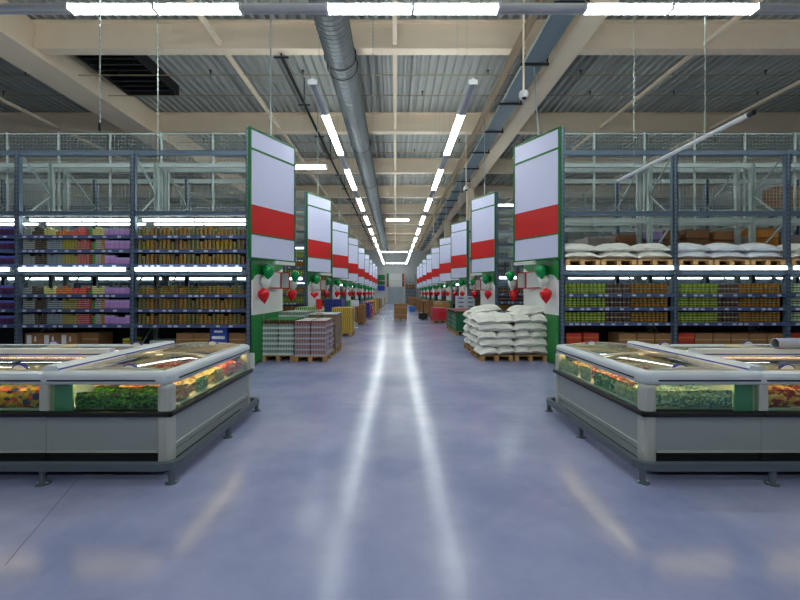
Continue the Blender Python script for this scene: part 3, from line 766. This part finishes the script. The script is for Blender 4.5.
z = display(-2.5, 15.6, 7, .14, YT, YC, 'yellow can stack in the second left display', 'case', nx=2, ny=3, lipfrac=.2)
GC = cans('green white cans', (150, 184, 110), (50, 80, 40), 6)
display(-3.34, 13.2, 8, .135, PT, GC, 'green can stack behind the clear jars', 'tray')
BLC = cans('blue bottles', (50, 58, 140), (22, 24, 60), 5)
display(-3.2, 17.9, 8, .16, BLC, BLC, 'blue bottle stack on the left', 'bottle_pack')
display(-2.45, 21.5, 5, .19, BROWN, BROWN, 'brown carton stack third on the left', 'carton_case')
t = thing('price_stand', 'white price sign on a stick over the left displays', 'sign', (-2.0, 19.6, 0))
MB().tube((0, 0, 0), (0, 0, 1.15), .012, PALE, 6).box(-.15, .15, -.15, .15, 0, .012, PALE).obj('stand', t); MB().box(-.2, .2, -.01, .01, 1.05, 1.36, PWHITE).obj('plate', t)
RWC = patches('red white packs', [(196, 40, 44), (226, 220, 214), (176, 30, 36)], 10)
for i, (y, m, d) in enumerate(((25.0, BLC, 'dark blue'), (28.3, RWC, 'red and white'), (32, YC, 'amber'), (36, YT, 'yellow'), (40.5, BROWN, 'light brown'), (45, WR2, 'grey'), (50, PT, 'pale'), (55, YT, 'straw coloured'))):
    display(-2.4 + .02 * i, y, 4, .24, m, m, f'{d} stack far along the left side', 'case', nx=1 if y > 30 else 2, ny=2)
# right side displays
GB = mat('green display box', (14, 96, 58), .5, 0, .05)
for i in range(2):
    y = 16.2 + 1.55 * i
    pallet(2.45, y, f'wooden pallet under the {"near" if i == 0 else "far"} green display box', sx=1.1, sy=1.2, detail=(i == 0))
    t = thing('display_box', f'{"near" if i == 0 else "far"} dark green display box of jars on the right', 'box', (2.45, y, .145))
    MB().box(0, .88, 0, .03, 0, .72, GB).box(0, .88, 1.41, 1.44, 0, .72, GB).box(0, .03, .03, 1.41, 0, .72, GB).box(.85, .88, .03, 1.41, 0, .72, GB).box(.03, .85, .03, 1.41, .55, .58, GB).obj('box_walls', t)
    b = MB()
    for q in range(3):
        for e in range(4): b.box(-.002, 0, .15 + e * .26, .15 + e * .26 + .16, .12 + q * .2 + e * .02, .14 + q * .2 + e * .02, PWHITE)
    b.obj('print', t)
    for ix in range(7):
        for iy in range(11):
            place('jar', JAR, (2.45 + .09 + ix * .117, y + .1 + iy * .123, .145 + .58), f'jar in the {"near" if i == 0 else "far"} dark green display box', 'jar', f'box jars {i}').scale = (1.3, 1.3, 1.9)
    place('cover_sheet', MB().box(0, .86, 0, 1.4, 0, .03, RT).mesh('cover_sheet'), (2.46, y + .02, .145 + .58 + .213), f'red edged sheet over the jars of the {"near" if i == 0 else "far"} green box', 'sheet')
PNK = mat('pink red box', (190, 48, 66), .45, 0, .15, 5)
pallet(2.1, 22.7, 'wooden pallet under the pink red box', detail=False, sy=1.1)
t = thing('display_box', 'pink red display box on the right of the aisle', 'box', (2.1, 22.7, .145))
MB().box(0, .8, 0, 1.3, 0, .7, PNK, .01).obj('box_walls', t); MB().box(.3, .7, -.003, .001, .12, .5, SIGNR).obj('front_print', t)
WBX = mat('white carton', (206, 212, 220), .5)
WB = MB().box(-.22, .22, 0, .4, 0, .2, WBX, .006).box(-.12, .12, -.002, .001, .07, .13, mat('blue label', (70, 90, 150), .5)).mesh('carton')
display(3.0, 19.4, 4, .2, BROWN, BROWN, 'brown base stack under the white cartons', 'case')
for q in range(2):
    for h in range(3): carton(WB, 3.2 + .45 * q, 19.5, .145 + .8 + .202 * h, 'white carton with blue label stacked right of the aisle', 'white cartons')
BJ = cans('brown jars', (150, 100, 56), (206, 190, 156), 5)
for i, (x, y, m, d) in enumerate(((2.55, 24.6, BJ, 'brown jar'), (2.6, 26.4, BJ, 'second brown jar'), (2.0, 28.6, BROWN, 'brown carton'), (1.95, 33, BROWN, 'further brown carton'), (1.9, 37, WRAP, 'dark brown'), (1.85, 41, BROWN, 'pale carton'), (1.85, 46, ORG, 'orange'), (1.8, 51, BROWN, 'distant carton'), (1.8, 56, RWC, 'red mixed'))):
    display(x, y, 5, .2, BROWN if i > 1 else YT, m, f'{d} stack along the right side', 'case', nx=1 if y > 30 else 2)
BLB = place('crate', MB().box(-.3, .3, 0, .4, 0, .5, mat('blue crate', (50, 120, 200), .4), .03).mesh('crate'), (1.55, 37.2, 0), 'bright blue crate by the far right stacks', 'crate')
# small dark pallet truck
t = thing('pallet_truck', 'small dark pallet truck parked by the right displays', 'truck', (1.75, 25.3, 0))
MB().box(-.25, -.1, .1, 1.2, .08, .14, DARK).box(.1, .25, .1, 1.2, .08, .14, DARK).obj('forks', t)
MB().box(-.28, .28, -.12, .12, .06, .42, DARK, .03).obj('body', t); MB().tube((0, -.05, .4), (0, -.3, 1.1), .025, BLACK, 6).tube((-.16, -.31, 1.12), (.16, -.31, 1.12), .02, BLACK, 6).obj('handle', t)
MB().tube((-.06, -.05, .1), (.06, -.05, .1), .1, BLACK, 12).obj('wheel', t)
# cartons on a pallet in the middle of the aisle
pallet(-.09, 24.3, 'wooden pallet with brown cartons in the middle of the aisle', group=None)
CT1 = carton_mesh(.40, .58, .46, mat('light cardboard', (152, 112, 70), .8, 0, .08)); 
for ix in range(2):
    for iy in range(2):
        for h in range(2): carton(CT1, .11 + ix * .405, 24.3 + iy * .6, .145 + h * .462, f'{("lower", "upper")[h]} {("front", "rear")[iy]} {("left", "right")[ix]} brown carton on the pallet in mid aisle', 'mid aisle cartons')
# ------------------------------------------------------------------ goods at the aisle end of the racks behind
for k in range(1, 5):
    for s in (-1, 1):
        y = 9.3 + 6 * k + .085
        for i, z in enumerate(SHELVES[s]):
            if s > 0:
                kd = ('dark brown', 'dark brown', 'orange and green')[i % 3]
                put_tins(k, s, [baystart(s, 0) + .06 + q * .0975 for q in range(11)], y, z + .038, RC[kd], .117, 2, kd, BAYN[0], SHN[s][i])
            else:
                kd = ('green and yellow', 'orange and green')[i % 2]
                put_tins(k, s, [baystart(s, 0) + 2.52 - q * .0975 for q in range(11)], y, z + .038, RC[kd], .117, 2, kd, BAYN[0], SHN[s][i])

for nm, b in LEFT_OVER.items():
    o = b.obj(nm + '_stock'); o['kind'] = 'stuff'
    tag(o, 'remaining rows of small tins stacked on the rack shelves' if nm == 'flat_tin' else 'remaining upright tins on the shelves of the racks behind', 'tins')

# ------------------------------------------------------------------ far end of the hall
t = thing('end_portal', 'white portal sign with red and green edges at the far end', 'sign', (0, 67.8, 0))
DOOR = mat('grey door', (176, 188, 196), .4)
MB().box(-1.3, 1.3, 0, .1, 2.75, 5.0, PWHITE).obj('panel', t)
for sx in (-1, 1):
    MB().box(sx * 1.3, sx * 1.48, -.02, .1, 2.75, 5.0, SIGNR).obj('red_edge', t); MB().box(sx * 1.12, sx * 1.28, -.03, .0, 2.75, 5.0, PGREEN).obj('green_edge', t)
MB().box(-1.48, 1.48, -.03, .1, 3.72, 3.8, PALE).obj('rail', t)
dr = struct(link('door_1', None, None, (0, 67.85, 0)))
for sx in (-1, 1): MB().box(sx * .01, sx * 1.3, 0, .08, 0, 2.7, DOOR).obj('door_leaf', dr); MB().box(sx * .08, sx * .12, -.03, 0, 1.0, 1.3, PALE).obj('door_handle', dr)
for nm, c, x, z0, z1 in (('green', PGREEN, -2.4, 3.9, 4.8), ('darker green', SIGNG, -2.4, 3.1, 3.7), ('blue', mat('blue board', (30, 70, 200), .5), -2.4, 2.1, 2.95)):
    t = thing('wall_board', f'{nm} notice board left of the far portal', 'board', (x, 67.8, 0)); MB().box(-.6, .6, 0, .06, z0, z1, c).obj('board', t); MB().box(-.63, .63, .03, .07, z0 - .03, z1 + .03, PWHITE).obj('frame', t)
t = thing('end_shelf', 'grey shelf unit with cartons right of the far portal', 'shelf', (2.5, 67.2, 0))
MB().box(-.85, -.8, 0, .5, 0, 4.8, STEEL).box(.8, .85, 0, .5, 0, 4.8, STEEL).obj('frame', t)
for z in (.3, .8, 1.3, 1.8, 2.4, 3.5): box_obj('board', t, -.8, .8, 0, .5, z, z + .04, SHELF)
for i in range(3):
    carton(CB, 1.95 + i * .5, 67.22, 2.44, 'brown carton on the shelf unit at the far end', 'far shelf cartons').scale = (1.1, .8, 2.4)

# ------------------------------------------------------------------ hanging things
CHAIN = mat('chain', (180, 190, 186), .4, .5)
def chain(x, y, z, label, cam_=False):
    t = thing('hanging_chain', label, 'chain', (x, y, z)); b = MB(); zz = 0; i = 0; top = 9.69 - z
    while zz < min(top, 3.2):
        a = .012
        if i % 2: b.box(-a, a, -.003, .003, zz, zz + .06, CHAIN)
        else: b.box(-.003, .003, -a, a, zz, zz + .06, CHAIN)
        zz += .05; i += 1
    if zz < top: b.tube((0, 0, zz), (0, 0, top), .006, CHAIN, 5)
    b.obj('links', t)
    return t
c = chain(-4.95, 6.7, 4.55, 'long chain with black hook hanging over the left freezers')
MB().box(-.015, .015, -.015, .015, -.14, 0, BLACK).obj('hook', c)
chain(-4.87, 8.2, 4.3, 'second chain hanging in front of the left rack')
chain(-.6, 10.7, 6.2, 'chain hanging right of the duct under the roof')
t = thing('hanging_lamp_tube', 'long unlit silver lamp tube hanging at an angle on the right', 'lamp', (5.0, 0, 4.22))
MB().tube((0, 5.62, 0), (0, 9.0, 0), .034, mat('silver tube', (222, 226, 232), .4, .1), 12).obj('tube', t)
MB().tube((0, 5.58, 0), (0, 5.66, 0), .038, BLACK, 12).obj('end_cap', t); MB().tube((0, 8.97, 0), (0, 9.03, 0), .038, PALE, 12).obj('end_cap', t)
for y in (6.46, 8.39): MB().tube((0, y, .04), (0, y, 5.47), .007, CHAIN, 5).obj('suspension_wire', t)
def cctv(x, y, z, label):
    t = thing('security_camera', label, 'camera', (x, y, z))
    MB().tube((0, 0, .1), (0, 0, 9.9 - z), .022, CREAM, 8).obj('pole', t)
    MB().lathe([(.02, .12), (.09, .08), (.11, 0), (.08, -.08), (.02, -.11)], WHITE, 12).obj('dome', t, smooth=True); MB().lathe([(.02, -.12), (.05, -.1), (.055, -.08)], BLACK, 10, (0, -.05, 0)).obj('lens', t)
for i, (x, y) in enumerate(((2.88, 9.0), (3.0, 17.0), (2.9, 30.5))): cctv(x, y, 6.15, f'{ORD[i]} white dome camera on a ceiling pole right of the aisle')

# ------------------------------------------------------------------ chest freezers
PANEL = mat('freezer grey panel', (158, 166, 166), .4, .1, .04); POST = mat('freezer post', (190, 192, 186), .45, .1, .03)
CAPM = mat('freezer white rim', (214, 220, 226), .28, 0, .02); BLUE = mat('blue stripe', (40, 52, 150), .4); TEAL = mat('teal liner', (110, 168, 150), .4); LINER = mat('white liner', (224, 226, 220), .5)
def bar_x(b, xa, xb, y0, y1, z0, z1, m, c=0): return b.box(xa, xb, y0, y1, z0, z1, m, c)
HD = MB().prism([(.062 * math.cos(math.pi * i / 10), .042 * math.sin(math.pi * i / 10)) for i in range(11)], -.012, .012, WHITE, 'xz').mesh('handle')
_hr = MB()
for i in range(10):
    a, b2 = math.pi * i / 10, math.pi * (i + 1) / 10
    _hr.bar((.064 * math.cos(a), 0, .044 * math.sin(a)), (.064 * math.cos(b2), 0, .044 * math.sin(b2)), .03, .009, BLUE)
HRM = _hr.mesh('handle_rim')
def handle(parent, x, y, z):
    h = link('handle', HD, parent, (x, y, z)); link('handle_rim', HRM, h)
def lid(parent, x0, x1, y0, y1, z, rise=.035):
    """gently arched glass lid, curved across x"""
    n = 8; b = MB(); vs = []
    for i in range(n + 1):
        t = i / n; zz = z + rise * (1 - (2 * t - 1) ** 2); x = x0 + (x1 - x0) * t
        vs += [(x, y0, zz), (x, y1, zz)]
    b.add(vs, [(2 * i, 2 * i + 2, 2 * i + 3, 2 * i + 1) for i in range(n)], LID)
    g = b.obj('glass_lid', parent, smooth=True)
    f = MB()
    for y in (y0, y1):
        for i in range(n): f.bar(vs[2 * i][:1] + (y,) + vs[2 * i][2:], vs[2 * i + 2][:1] + (y,) + vs[2 * i + 2][2:], .022, .02, POST)
    f.bar((x0, y0, z), (x0, y1, z), .022, .02, POST).bar((x1, y0, z), (x1, y1, z), .022, .02, POST)
    f.obj('lid_frame', g)
YF, YB = 3.66, 5.71
def sweep_prof(path, prof, m):
    """sweep a closed (offset, height) profile along a level path"""
    P = [Vector(p + (0,)) for p in path]; n = len(P); k = len(prof); vs = []
    for i in range(n):
        d0 = (P[i] - P[i - 1]).normalized() if i else (P[1] - P[0]).normalized(); d1 = (P[i + 1] - P[i]).normalized() if i < n - 1 else d0
        tn = (d0 + d1).normalized(); q = 1 / max(.5, tn.dot(d0)); nr = Vector((-tn.y, tn.x, 0)) * q
        vs += [P[i] + nr * a + Vector((0, 0, z)) for a, z in prof]
    fs = [(k * i + j, k * i + (j + 1) % k, k * i + k + (j + 1) % k, k * i + k + j) for i in range(n - 1) for j in range(k)] + [tuple(range(k)), tuple(range(k * (n - 1), k * n))]
    return MB().add(vs, fs, m)
RIMP = [(.065 - .04 + .04 * math.cos(t) if c in (0, 3) else -.065 + .04 + .04 * math.cos(t), (.935 if c < 2 else .895) + .04 * math.sin(t)) for c in range(4) for t in [math.pi / 2 * (c + q / 3) for q in range(4)]]
def corner(cx, cy, r, a0, a1, n=5): return [(cx + r * math.cos(a0 + (a1 - a0) * i / n), cy + r * math.sin(a0 + (a1 - a0) * i / n)) for i in range(n + 1)]
def head_freezer(s, xa, xb):
    """xa: face towards the aisle, xb: joint with the next freezer (absolute distances)"""
    X = lambda u: s * u
    t = thing('chest_freezer', f'glass topped end chest freezer facing the aisle on the {SIDE[s]}', 'freezer', (0, 0, 0))
    MB().box(X(xa + .02), X(xb), YF + .02, YB - .02, .235, .56, PANEL).box(X(xa + .02), X(xa + .1), YF + .1, YB - .1, .15, .22, PANEL).box(X(xa + .04), X(xb), YF + .04, YB - .04, .22, .235, LINER).obj('body', t)
    MB().box(X(xa + .13), X(xb), YF + .05, YB - .05, .04, .225, BLACK).obj('base', t)
    for i in range(3): box_obj('vent_slat', t, X(xa + .14), X(xb - .01), YF + .025, YF + .05, .155 + i * .024, .167 + i * .024, DARK)
    box_obj('sill_line', t, X(xa + .13), X(xb - .004), YF + .012, YF + .02, .232, .252, POST)
    box_obj('seam', t, X(xa + .013), X(xa + .02), YF + .12, YB - .05, .285, .291, LINER)
    # bumper strip
    MB().box(X(xa - .02), X(xa + .03), YF - .02, YB + .02, .565, .615, BLACK, .015).box(X(xa - .02), X(xb), YF - .02, YF + .03, .565, .615, BLACK, .015).box(X(xa - .02), X(xb), YB - .03, YB + .02, .565, .615, BLACK, .015).obj('bumper_strip', t)
    MB().box(X(xa + .03), X(xa + .06), YF + .13, YB - .06, .615, .625, CAPM).obj('ledge', t)
    # corner posts
    for y0, y1 in ((YF, YF + .12), (YB - .1, YB)): MB().box(X(xa), X(xa + .13), y0, y1, .12, .86, POST, .035).obj('corner_post', t)
    MB().box(X(xb - .03), X(xb), YF, YF + .05, .62, .86, POST).obj('window_post', t)
    # glazing
    box_obj('front_glass', t, X(xa + .13), X(xb - .03), YF + .02, YF + .026, .618, .86, GLASS)
    box_obj('side_glass', t, X(xa + .02), X(xa + .026), YF + .12, YB - .1, .618, .86, GLASS)
    box_obj('rear_glass', t, X(xa + .13), X(xb - .03), YB - .026, YB - .02, .618, .86, GLASS)
    box_obj('divider', t, X(xb - .2), X(xb - .03), YF + .07, YF + .085, .6, .86, TEAL)
    box_obj('inner_wall', t, X(xb - .03), X(xb), YF + .05, YB - .05, .56, .86, LINER); box_obj('basket_floor', t, X(xa + .04), X(xb - .03), YF + .09, YB - .05, .61, .63, LINER)
    # rim
    xc, yc0, yc1 = xa + .055, YF + .053, YB - .053; r = .06
    path = [(xb, yc0)] + corner(xc + r, yc0 + r, r, -math.pi / 2, -math.pi, 5) + corner(xc + r, yc1 - r, r, math.pi, math.pi / 2, 5) + [(xb, yc1)]
    sweep_prof([(X(a), b_) for a, b_ in path], RIMP, CAPM).obj('rim', t)
    MB().box(X(xa + .13), X(xb - .03), YF - .016, YF - .008, .893, .907, BLACK).box(X(xa - .014), X(xa - .006), YF + .13, YB - .04, .893, .907, BLACK).obj('rim_slot', t)
    # raised joint cover with blue stripe
    j = MB().prism([(X(xb - .09), .97), (X(xb + .09), .97), (X(xb + .06), 1.02), (X(xb - .06), 1.02)], YF + .06, YB - .03, CAPM, 'xz').obj('joint_cover', t)
    MB().prism([(X(xb - .088), .985), (X(xb - .078), .997), (X(xb - .072), .997), (X(xb - .082), .985)], YF + .06, YB - .03, BLUE, 'xz').obj('stripe', j)
    ym = (YF + YB) / 2
    lid(t, X(xa + .12), X(xb - .09), YF + .12, ym + .05, .955); lid(t, X(xa + .12), X(xb - .09), ym - .05, YB - .12, .97)
    handle(t, X((xa + xb) / 2 - .1), YF + .16, .975); handle(t, X((xa + xb) / 2 - .1), YB - .16, .99)
    # lamps inside
    MB().box(X(xa + .13), X(xb - .05), YF + .09, YF + .115, .847, .857, FTUBE).obj('lamp', t); MB().box(X(xa + .09), X(xa + .115), YF + .13, YB - .12, .847, .857, FTUBE).obj('lamp', t)
    # wire basket
    wb = MB()
    for i in range(11): xx = xa + .16 + i * (xb - xa - .4) / 10; wb.box(X(xx) - .003, X(xx) + .003, YF + .09, YF + .096, .62, .76, PALE)
    for z in (.64, .70, .76): wb.box(X(xa + .16), X(xb - .24), YF + .09, YF + .096, z - .003, z + .003, PALE)
    wb.obj('wire_basket', t)
def row_freezer(s, xa, xb, y0, y1, front):
    X = lambda u: s * u; ys, ye = (YF, y1) if front else (y0, YB)
    t = thing('chest_freezer', f'glass topped {"front" if front else "rear"} row chest freezer at the {SIDE[s]} edge', 'freezer', (0, 0, 0))
    b = MB().box(X(xa + .004), X(xb), ys + .02, ye - .01, .235, .56, PANEL); b.obj('body', t)
    MB().box(X(xa), X(xb), ys + .05, ye - .04, .04, .235, BLACK).obj('base', t)
    yo = ys if front else ye; d = 1 if front else -1
    for i in range(3): box_obj('vent_slat', t, X(xa + .01), X(xb), yo + d * .025, yo + d * .05, .155 + i * .024, .167 + i * .024, DARK)
    box_obj('sill_line', t, X(xa + .004), X(xb), yo + d * .012, yo + d * .02, .232, .252, POST)
    MB().box(X(xa), X(xb), yo - d * .02, yo + d * .03, .565, .615, BLACK, .015).obj('bumper_strip', t)
    MB().box(X(xa + .002), X(xa + .05), yo, yo + d * .05, .62, .86, POST).obj('window_post', t)
    box_obj('front_glass', t, X(xa + .05), X(xb), yo + d * .02, yo + d * .026, .618, .86, GLASS)
    yi = ye if front else ys
    box_obj('inner_wall', t, X(xa), X(xb), yi - d * .03, yi, .56, .86, LINER); box_obj('basket_floor', t, X(xa), X(xb), yo + d * .05, yi - d * .03, .61, .63, LINER)
    MB().box(X(xa + .003), X(xb), yo - d * .012, yo + d * .12, .855, .975, CAPM, .045).obj('rim', t)
    MB().box(X(xa + .03), X(xb), yo - d * .016, yo - d * .008, .893, .907, BLACK).obj('rim_slot', t)
    a, c = sorted((yo + d * .12, yi - d * .06)); m_ = (xa + .1 + xb) / 2
    # lids arched front to back
    for lx0, lx1, dz in ((xa + .1, m_ + .05, 0), (m_ - .05, xb, .015)):
        n = 6; vs = []
        for i in range(n + 1):
            q = i / n; zz = .955 + dz + .035 * (1 - (2 * q - 1) ** 2); y = a + (c - a) * q
            vs += [(X(lx0), y, zz), (X(lx1), y, zz)]
        g = MB().add(vs, [(2 * i, 2 * i + 1, 2 * i + 3, 2 * i + 2) for i in range(n)], LID).obj('glass_lid', t, smooth=True)
        f = MB()
        for e in (0, 1):
            for i in range(n): f.bar(vs[2 * i + e], vs[2 * i + 2 + e], .03, .025, POST)
        f.obj('lid_frame', g)
        handle(t, X((lx0 + lx1) / 2 - .35), yo + d * .16, .975 + dz)
    MB().box(X(xa + .05), X(xb), yo + d * .09, yo + d * .115, .847, .857, FTUBE).obj('lamp', t)
    if not front:
        j = MB().prism([(ys - .09, .96), (ys + .05, .96), (ys + .03, 1.05), (ys - .07, 1.05)], X(xa + .1), X(xb), CAPM, 'yz').obj('center_cover', t)
        MB().box(X(xa + .1), X(xb), ys - .084, ys - .078, .985, 1.0, BLUE).obj('stripe', j)
FXA = {-1: (2.06, 3.21), 1: (2.27, 3.36)}
for s in (-1, 1):
    xa, xb = FXA[s]; head_freezer(s, xa, xb)
    row_freezer(s, xb, xb + 2.5, YF, 4.66, True); row_freezer(s, xb, xb + 2.5, 4.69, YB, False)
# guard rails
RAIL = mat('guard rail steel', (104, 116, 122), .42, .5, .08)
def sweep(path, wd, ht, m):
    b = MB(); n = len(path); P = [Vector(p) for p in path]; vs = []
    for i in range(n):
        d0 = (P[i] - P[i - 1]).normalized() if i else (P[1] - P[0]).normalized(); d1 = (P[i + 1] - P[i]).normalized() if i < n - 1 else d0
        tn = (d0 + d1).normalized(); k = 1 / max(.4, tn.dot(d0)); nr = Vector((-tn.y, tn.x, 0)) * k * wd / 2
        for q, zz in ((-1, -1), (1, -1), (1, 1), (-1, 1)): vs.append(P[i] + nr * q + Vector((0, 0, zz * ht / 2)))
    fs = [(4 * i + j, 4 * i + (j + 1) % 4, 4 * i + 4 + (j + 1) % 4, 4 * i + 4 + j) for i in range(n - 1) for j in range(4)] + [(0, 1, 2, 3), (4 * n - 4, 4 * n - 3, 4 * n - 2, 4 * n - 1)]
    return b.add(vs, fs, m)
PST = MB().tube((0, 0, .01), (0, 0, .13), .028, RAIL, 10).mesh('post'); FT = MB().tube((0, 0, 0), (0, 0, .012), .055, RAIL, 12).tube((.038, 0, .012), (.038, 0, .022), .012, PALE, 6).tube((-.038, 0, .012), (-.038, 0, .022), .012, PALE, 6).mesh('foot_plate')
for s in (-1, 1):
    xa, xb = FXA[s]; xr = xa - .085
    t = thing('guard_rail', f'low grey steel guard rail around the {SIDE[s]} freezers', 'rail', (0, 0, 0))
    path = [(s * 5.8, 3.555, .158), (s * (xr + .1), 3.555, .158), (s * (xr + .03), 3.585, .158), (s * xr, 3.655, .158), (s * xr, 5.70, .158), (s * (xr + .03), 5.77, .158), (s * (xr + .1), 5.80, .158), (s * 5.8, 5.80, .158)]
    sweep(path, .06, .065, RAIL).obj('rail', t)
    for p in ((s * (xr + .03), 3.585), (s * (xr + 1.16), 3.555), (s * (xr + 2.6), 3.555), (s * xr, 4.72), (s * (xr + .03), 5.77), (s * (xr + 1.6), 5.8)):
        q = link('post', PST, t, (p[0], p[1], 0)); link('foot_plate', FT, q)
# frozen food bags
BAGM = {
    'dark green': patches('bag dark green', [(20, 60, 30), (60, 130, 40), (16, 40, 36), (110, 160, 60)], 49),
    'orange': patches('bag orange', [(200, 110, 50), (220, 160, 90), (180, 80, 40), (230, 200, 150)], 34),
    'green': patches('bag green', [(40, 140, 50), (80, 170, 60), (20, 110, 50), (200, 220, 180)], 38),
    'cream': patches('bag cream', [(220, 200, 140), (200, 170, 90), (236, 226, 190), (180, 150, 80)], 30),
    'pink red': patches('bag pink', [(210, 70, 70), (230, 120, 110), (190, 40, 50), (236, 190, 180)], 34),
    'white and teal': patches('bag teal', [(176, 196, 182), (124, 150, 140), (214, 222, 212), (90, 120, 150), (150, 180, 140)], 49),
    'pale green': patches('bag pale', [(186, 200, 150), (214, 218, 190), (146, 176, 110), (200, 200, 164)], 45),
    'red and white': patches('bag redwhite', [(190, 40, 50), (220, 200, 190), (150, 30, 40), (80, 120, 60)], 38),
    'yellow and blue': patches('bag yellowblue', [(220, 170, 30), (40, 50, 110), (230, 90, 50), (236, 190, 60)], 26),
    'red': patches('bag red', [(180, 40, 50), (220, 150, 60), (150, 30, 50), (230, 190, 120)], 34),
    'brown and beige': patches('bag beige', [(190, 160, 110), (150, 110, 70), (216, 196, 150)], 22)}
BAG = {k: pillow(.25, .2, .075, m, i, 6, name='food_bag', pinch=.1, flat=.4) for i, (k, m) in enumerate(BAGM.items())}
def fill(s, xa, xb, y0, y1, kind, layers, where, z0=.632):
    nx = max(1, int((xb - xa) / .235)); ny = max(1, int((y1 - y0) / .19))
    for L in range(layers):
        for ix in range(nx):
            for iy in range(ny):
                x = s * (xa + (ix + .5) * (xb - xa) / nx); y = y0 + (iy + .5) * (y1 - y0) / ny
                place('food_bag', BAG[kind], (x + R.uniform(-.008, .008), y + R.uniform(-.008, .008), z0 + .07 * L), f'{kind} frozen food bag in {where}', 'food bag', f'{kind} bags {where}', 0, (R.uniform(-.08, .08), R.uniform(-.08, .08), R.uniform(-.15, .15)))
Wh = lambda s: f'the {SIDE[s]} end freezer'
def stand_front(s, x0, x1, kind, where, z0=.628):
    n = int((x1 - x0) / .235)
    for i in range(n):
        o = place('food_bag', BAG[kind], (s * (x0 + (i + .5) * (x1 - x0) / n), YF + .115, z0 + .08), f'upright {kind} food bag at the front glass of {where}', 'food bag', f'{kind} bags front {where}', 0, (math.pi / 2 - R.uniform(0, .12), R.uniform(-.06, .06), 0))
        o.scale = (1.05, R.uniform(.72, .85), 1)
def stand_side(s, xa, y0, y1, kind, where, z0=.628):
    n = max(1, int((y1 - y0) / .22))
    for i in range(n):
        o = place('food_bag', BAG[kind], (s * (xa + .035) - (.08 if s < 0 else 0), y0 + (i + .5) * (y1 - y0) / n, z0 + .08), f'upright {kind} food bag at the side glass of {where}', 'food bag', f'{kind} bags side {where}', 0, (math.pi / 2, R.uniform(-.1, .1), math.pi / 2))
        o.scale = (1.0, R.uniform(.7, .85), 1)
L_, R_ = Wh(-1), Wh(1)
xa, xb = FXA[-1]
stand_front(-1, xa + .15, xb - .22, 'dark green', L_, .615)
fill(-1, xa + .13, xb - .23, 3.80, 4.18, 'dark green', 2, L_); fill(-1, xa + .13, xb - .23, 3.80, 4.18, 'orange', 1, L_, .755)
for y0, y1, kd, n in ((3.8, 4.2, 'orange', 2), (4.2, 4.62, 'green', 2), (4.62, 5.04, 'cream', 2), (5.04, 5.6, 'pink red', 2)):
    stand_side(-1, xa, y0, y1, kd, L_)
    if kd != 'orange': fill(-1, xa + .13, xb - .06, y0 + .01, y1, kd if kd != 'green' else 'brown and beige', n, L_)
xa, xb = FXA[1]
stand_front(1, xa + .15, xb - .22, 'white and teal', R_); fill(1, xa + .13, xb - .23, 3.80, 4.18, 'white and teal', 2, R_)
for y0, y1, kd, kt in ((3.8, 4.24, 'pale green', None), (4.24, 4.7, 'green', 'red and white'), (4.7, 5.14, 'pale green', 'red and white'), (5.14, 5.6, 'pale green', 'brown and beige')):
    stand_side(1, xa, y0, y1, kd, R_)
    if kt: fill(1, xa + .13, xb - .06, y0 + .01, y1, kt, 2, R_)
for s, kd, x0 in ((-1, 'yellow and blue', 3.28), (1, 'red', 3.43)):
    wf = f'the {SIDE[s]} front row freezer'; wr_ = f'the {SIDE[s]} rear row freezer'
    stand_front(s, x0, x0 + 1.5, kd, wf); fill(s, x0, x0 + 2.3, 3.80, 4.18, kd, 2, wf)
    fill(s, x0, x0 + 2.3, 4.2, 4.6, 'brown and beige', 1, wf); fill(s, x0, x0 + 2.3, 4.78, 5.58, 'brown and beige', 1, wr_)
# paper roll on the right freezers
b = MB(); n = 20; L0, L1 = 4.42, 5.75; LAV = mat('paper roll', (170, 180, 206), .45, 0, .03); RI = mat('roll inside', (150, 160, 170), .6)
def ring(x, r): return [(x, 4.66 + r * math.cos(2 * math.pi * i / n), 1.112 + r * math.sin(2 * math.pi * i / n)) for i in range(n)]
b.add(ring(L0, .062) + ring(L1, .062), [(i, (i + 1) % n, n + (i + 1) % n, n + i) for i in range(n)], LAV)
b.add(ring(L0, .056) + ring(L1, .056), [(i, (i + 1) % n, n + (i + 1) % n, n + i) for i in range(n)], RI)
b.add(ring(L0, .062) + ring(L0, .056), [(i, (i + 1) % n, n + (i + 1) % n, n + i) for i in range(n)], LAV)
tag(b.obj('paper_roll'), 'pale lavender paper roll lying across the right freezers', 'roll')
# leaning white card behind the left freezer
o = place('card', MB().box(-.06, .06, -.004, .004, 0, .22, PWHITE).mesh('card'), (-2.08, 5.735, .62), 'white card fixed behind the left end freezer', 'card')
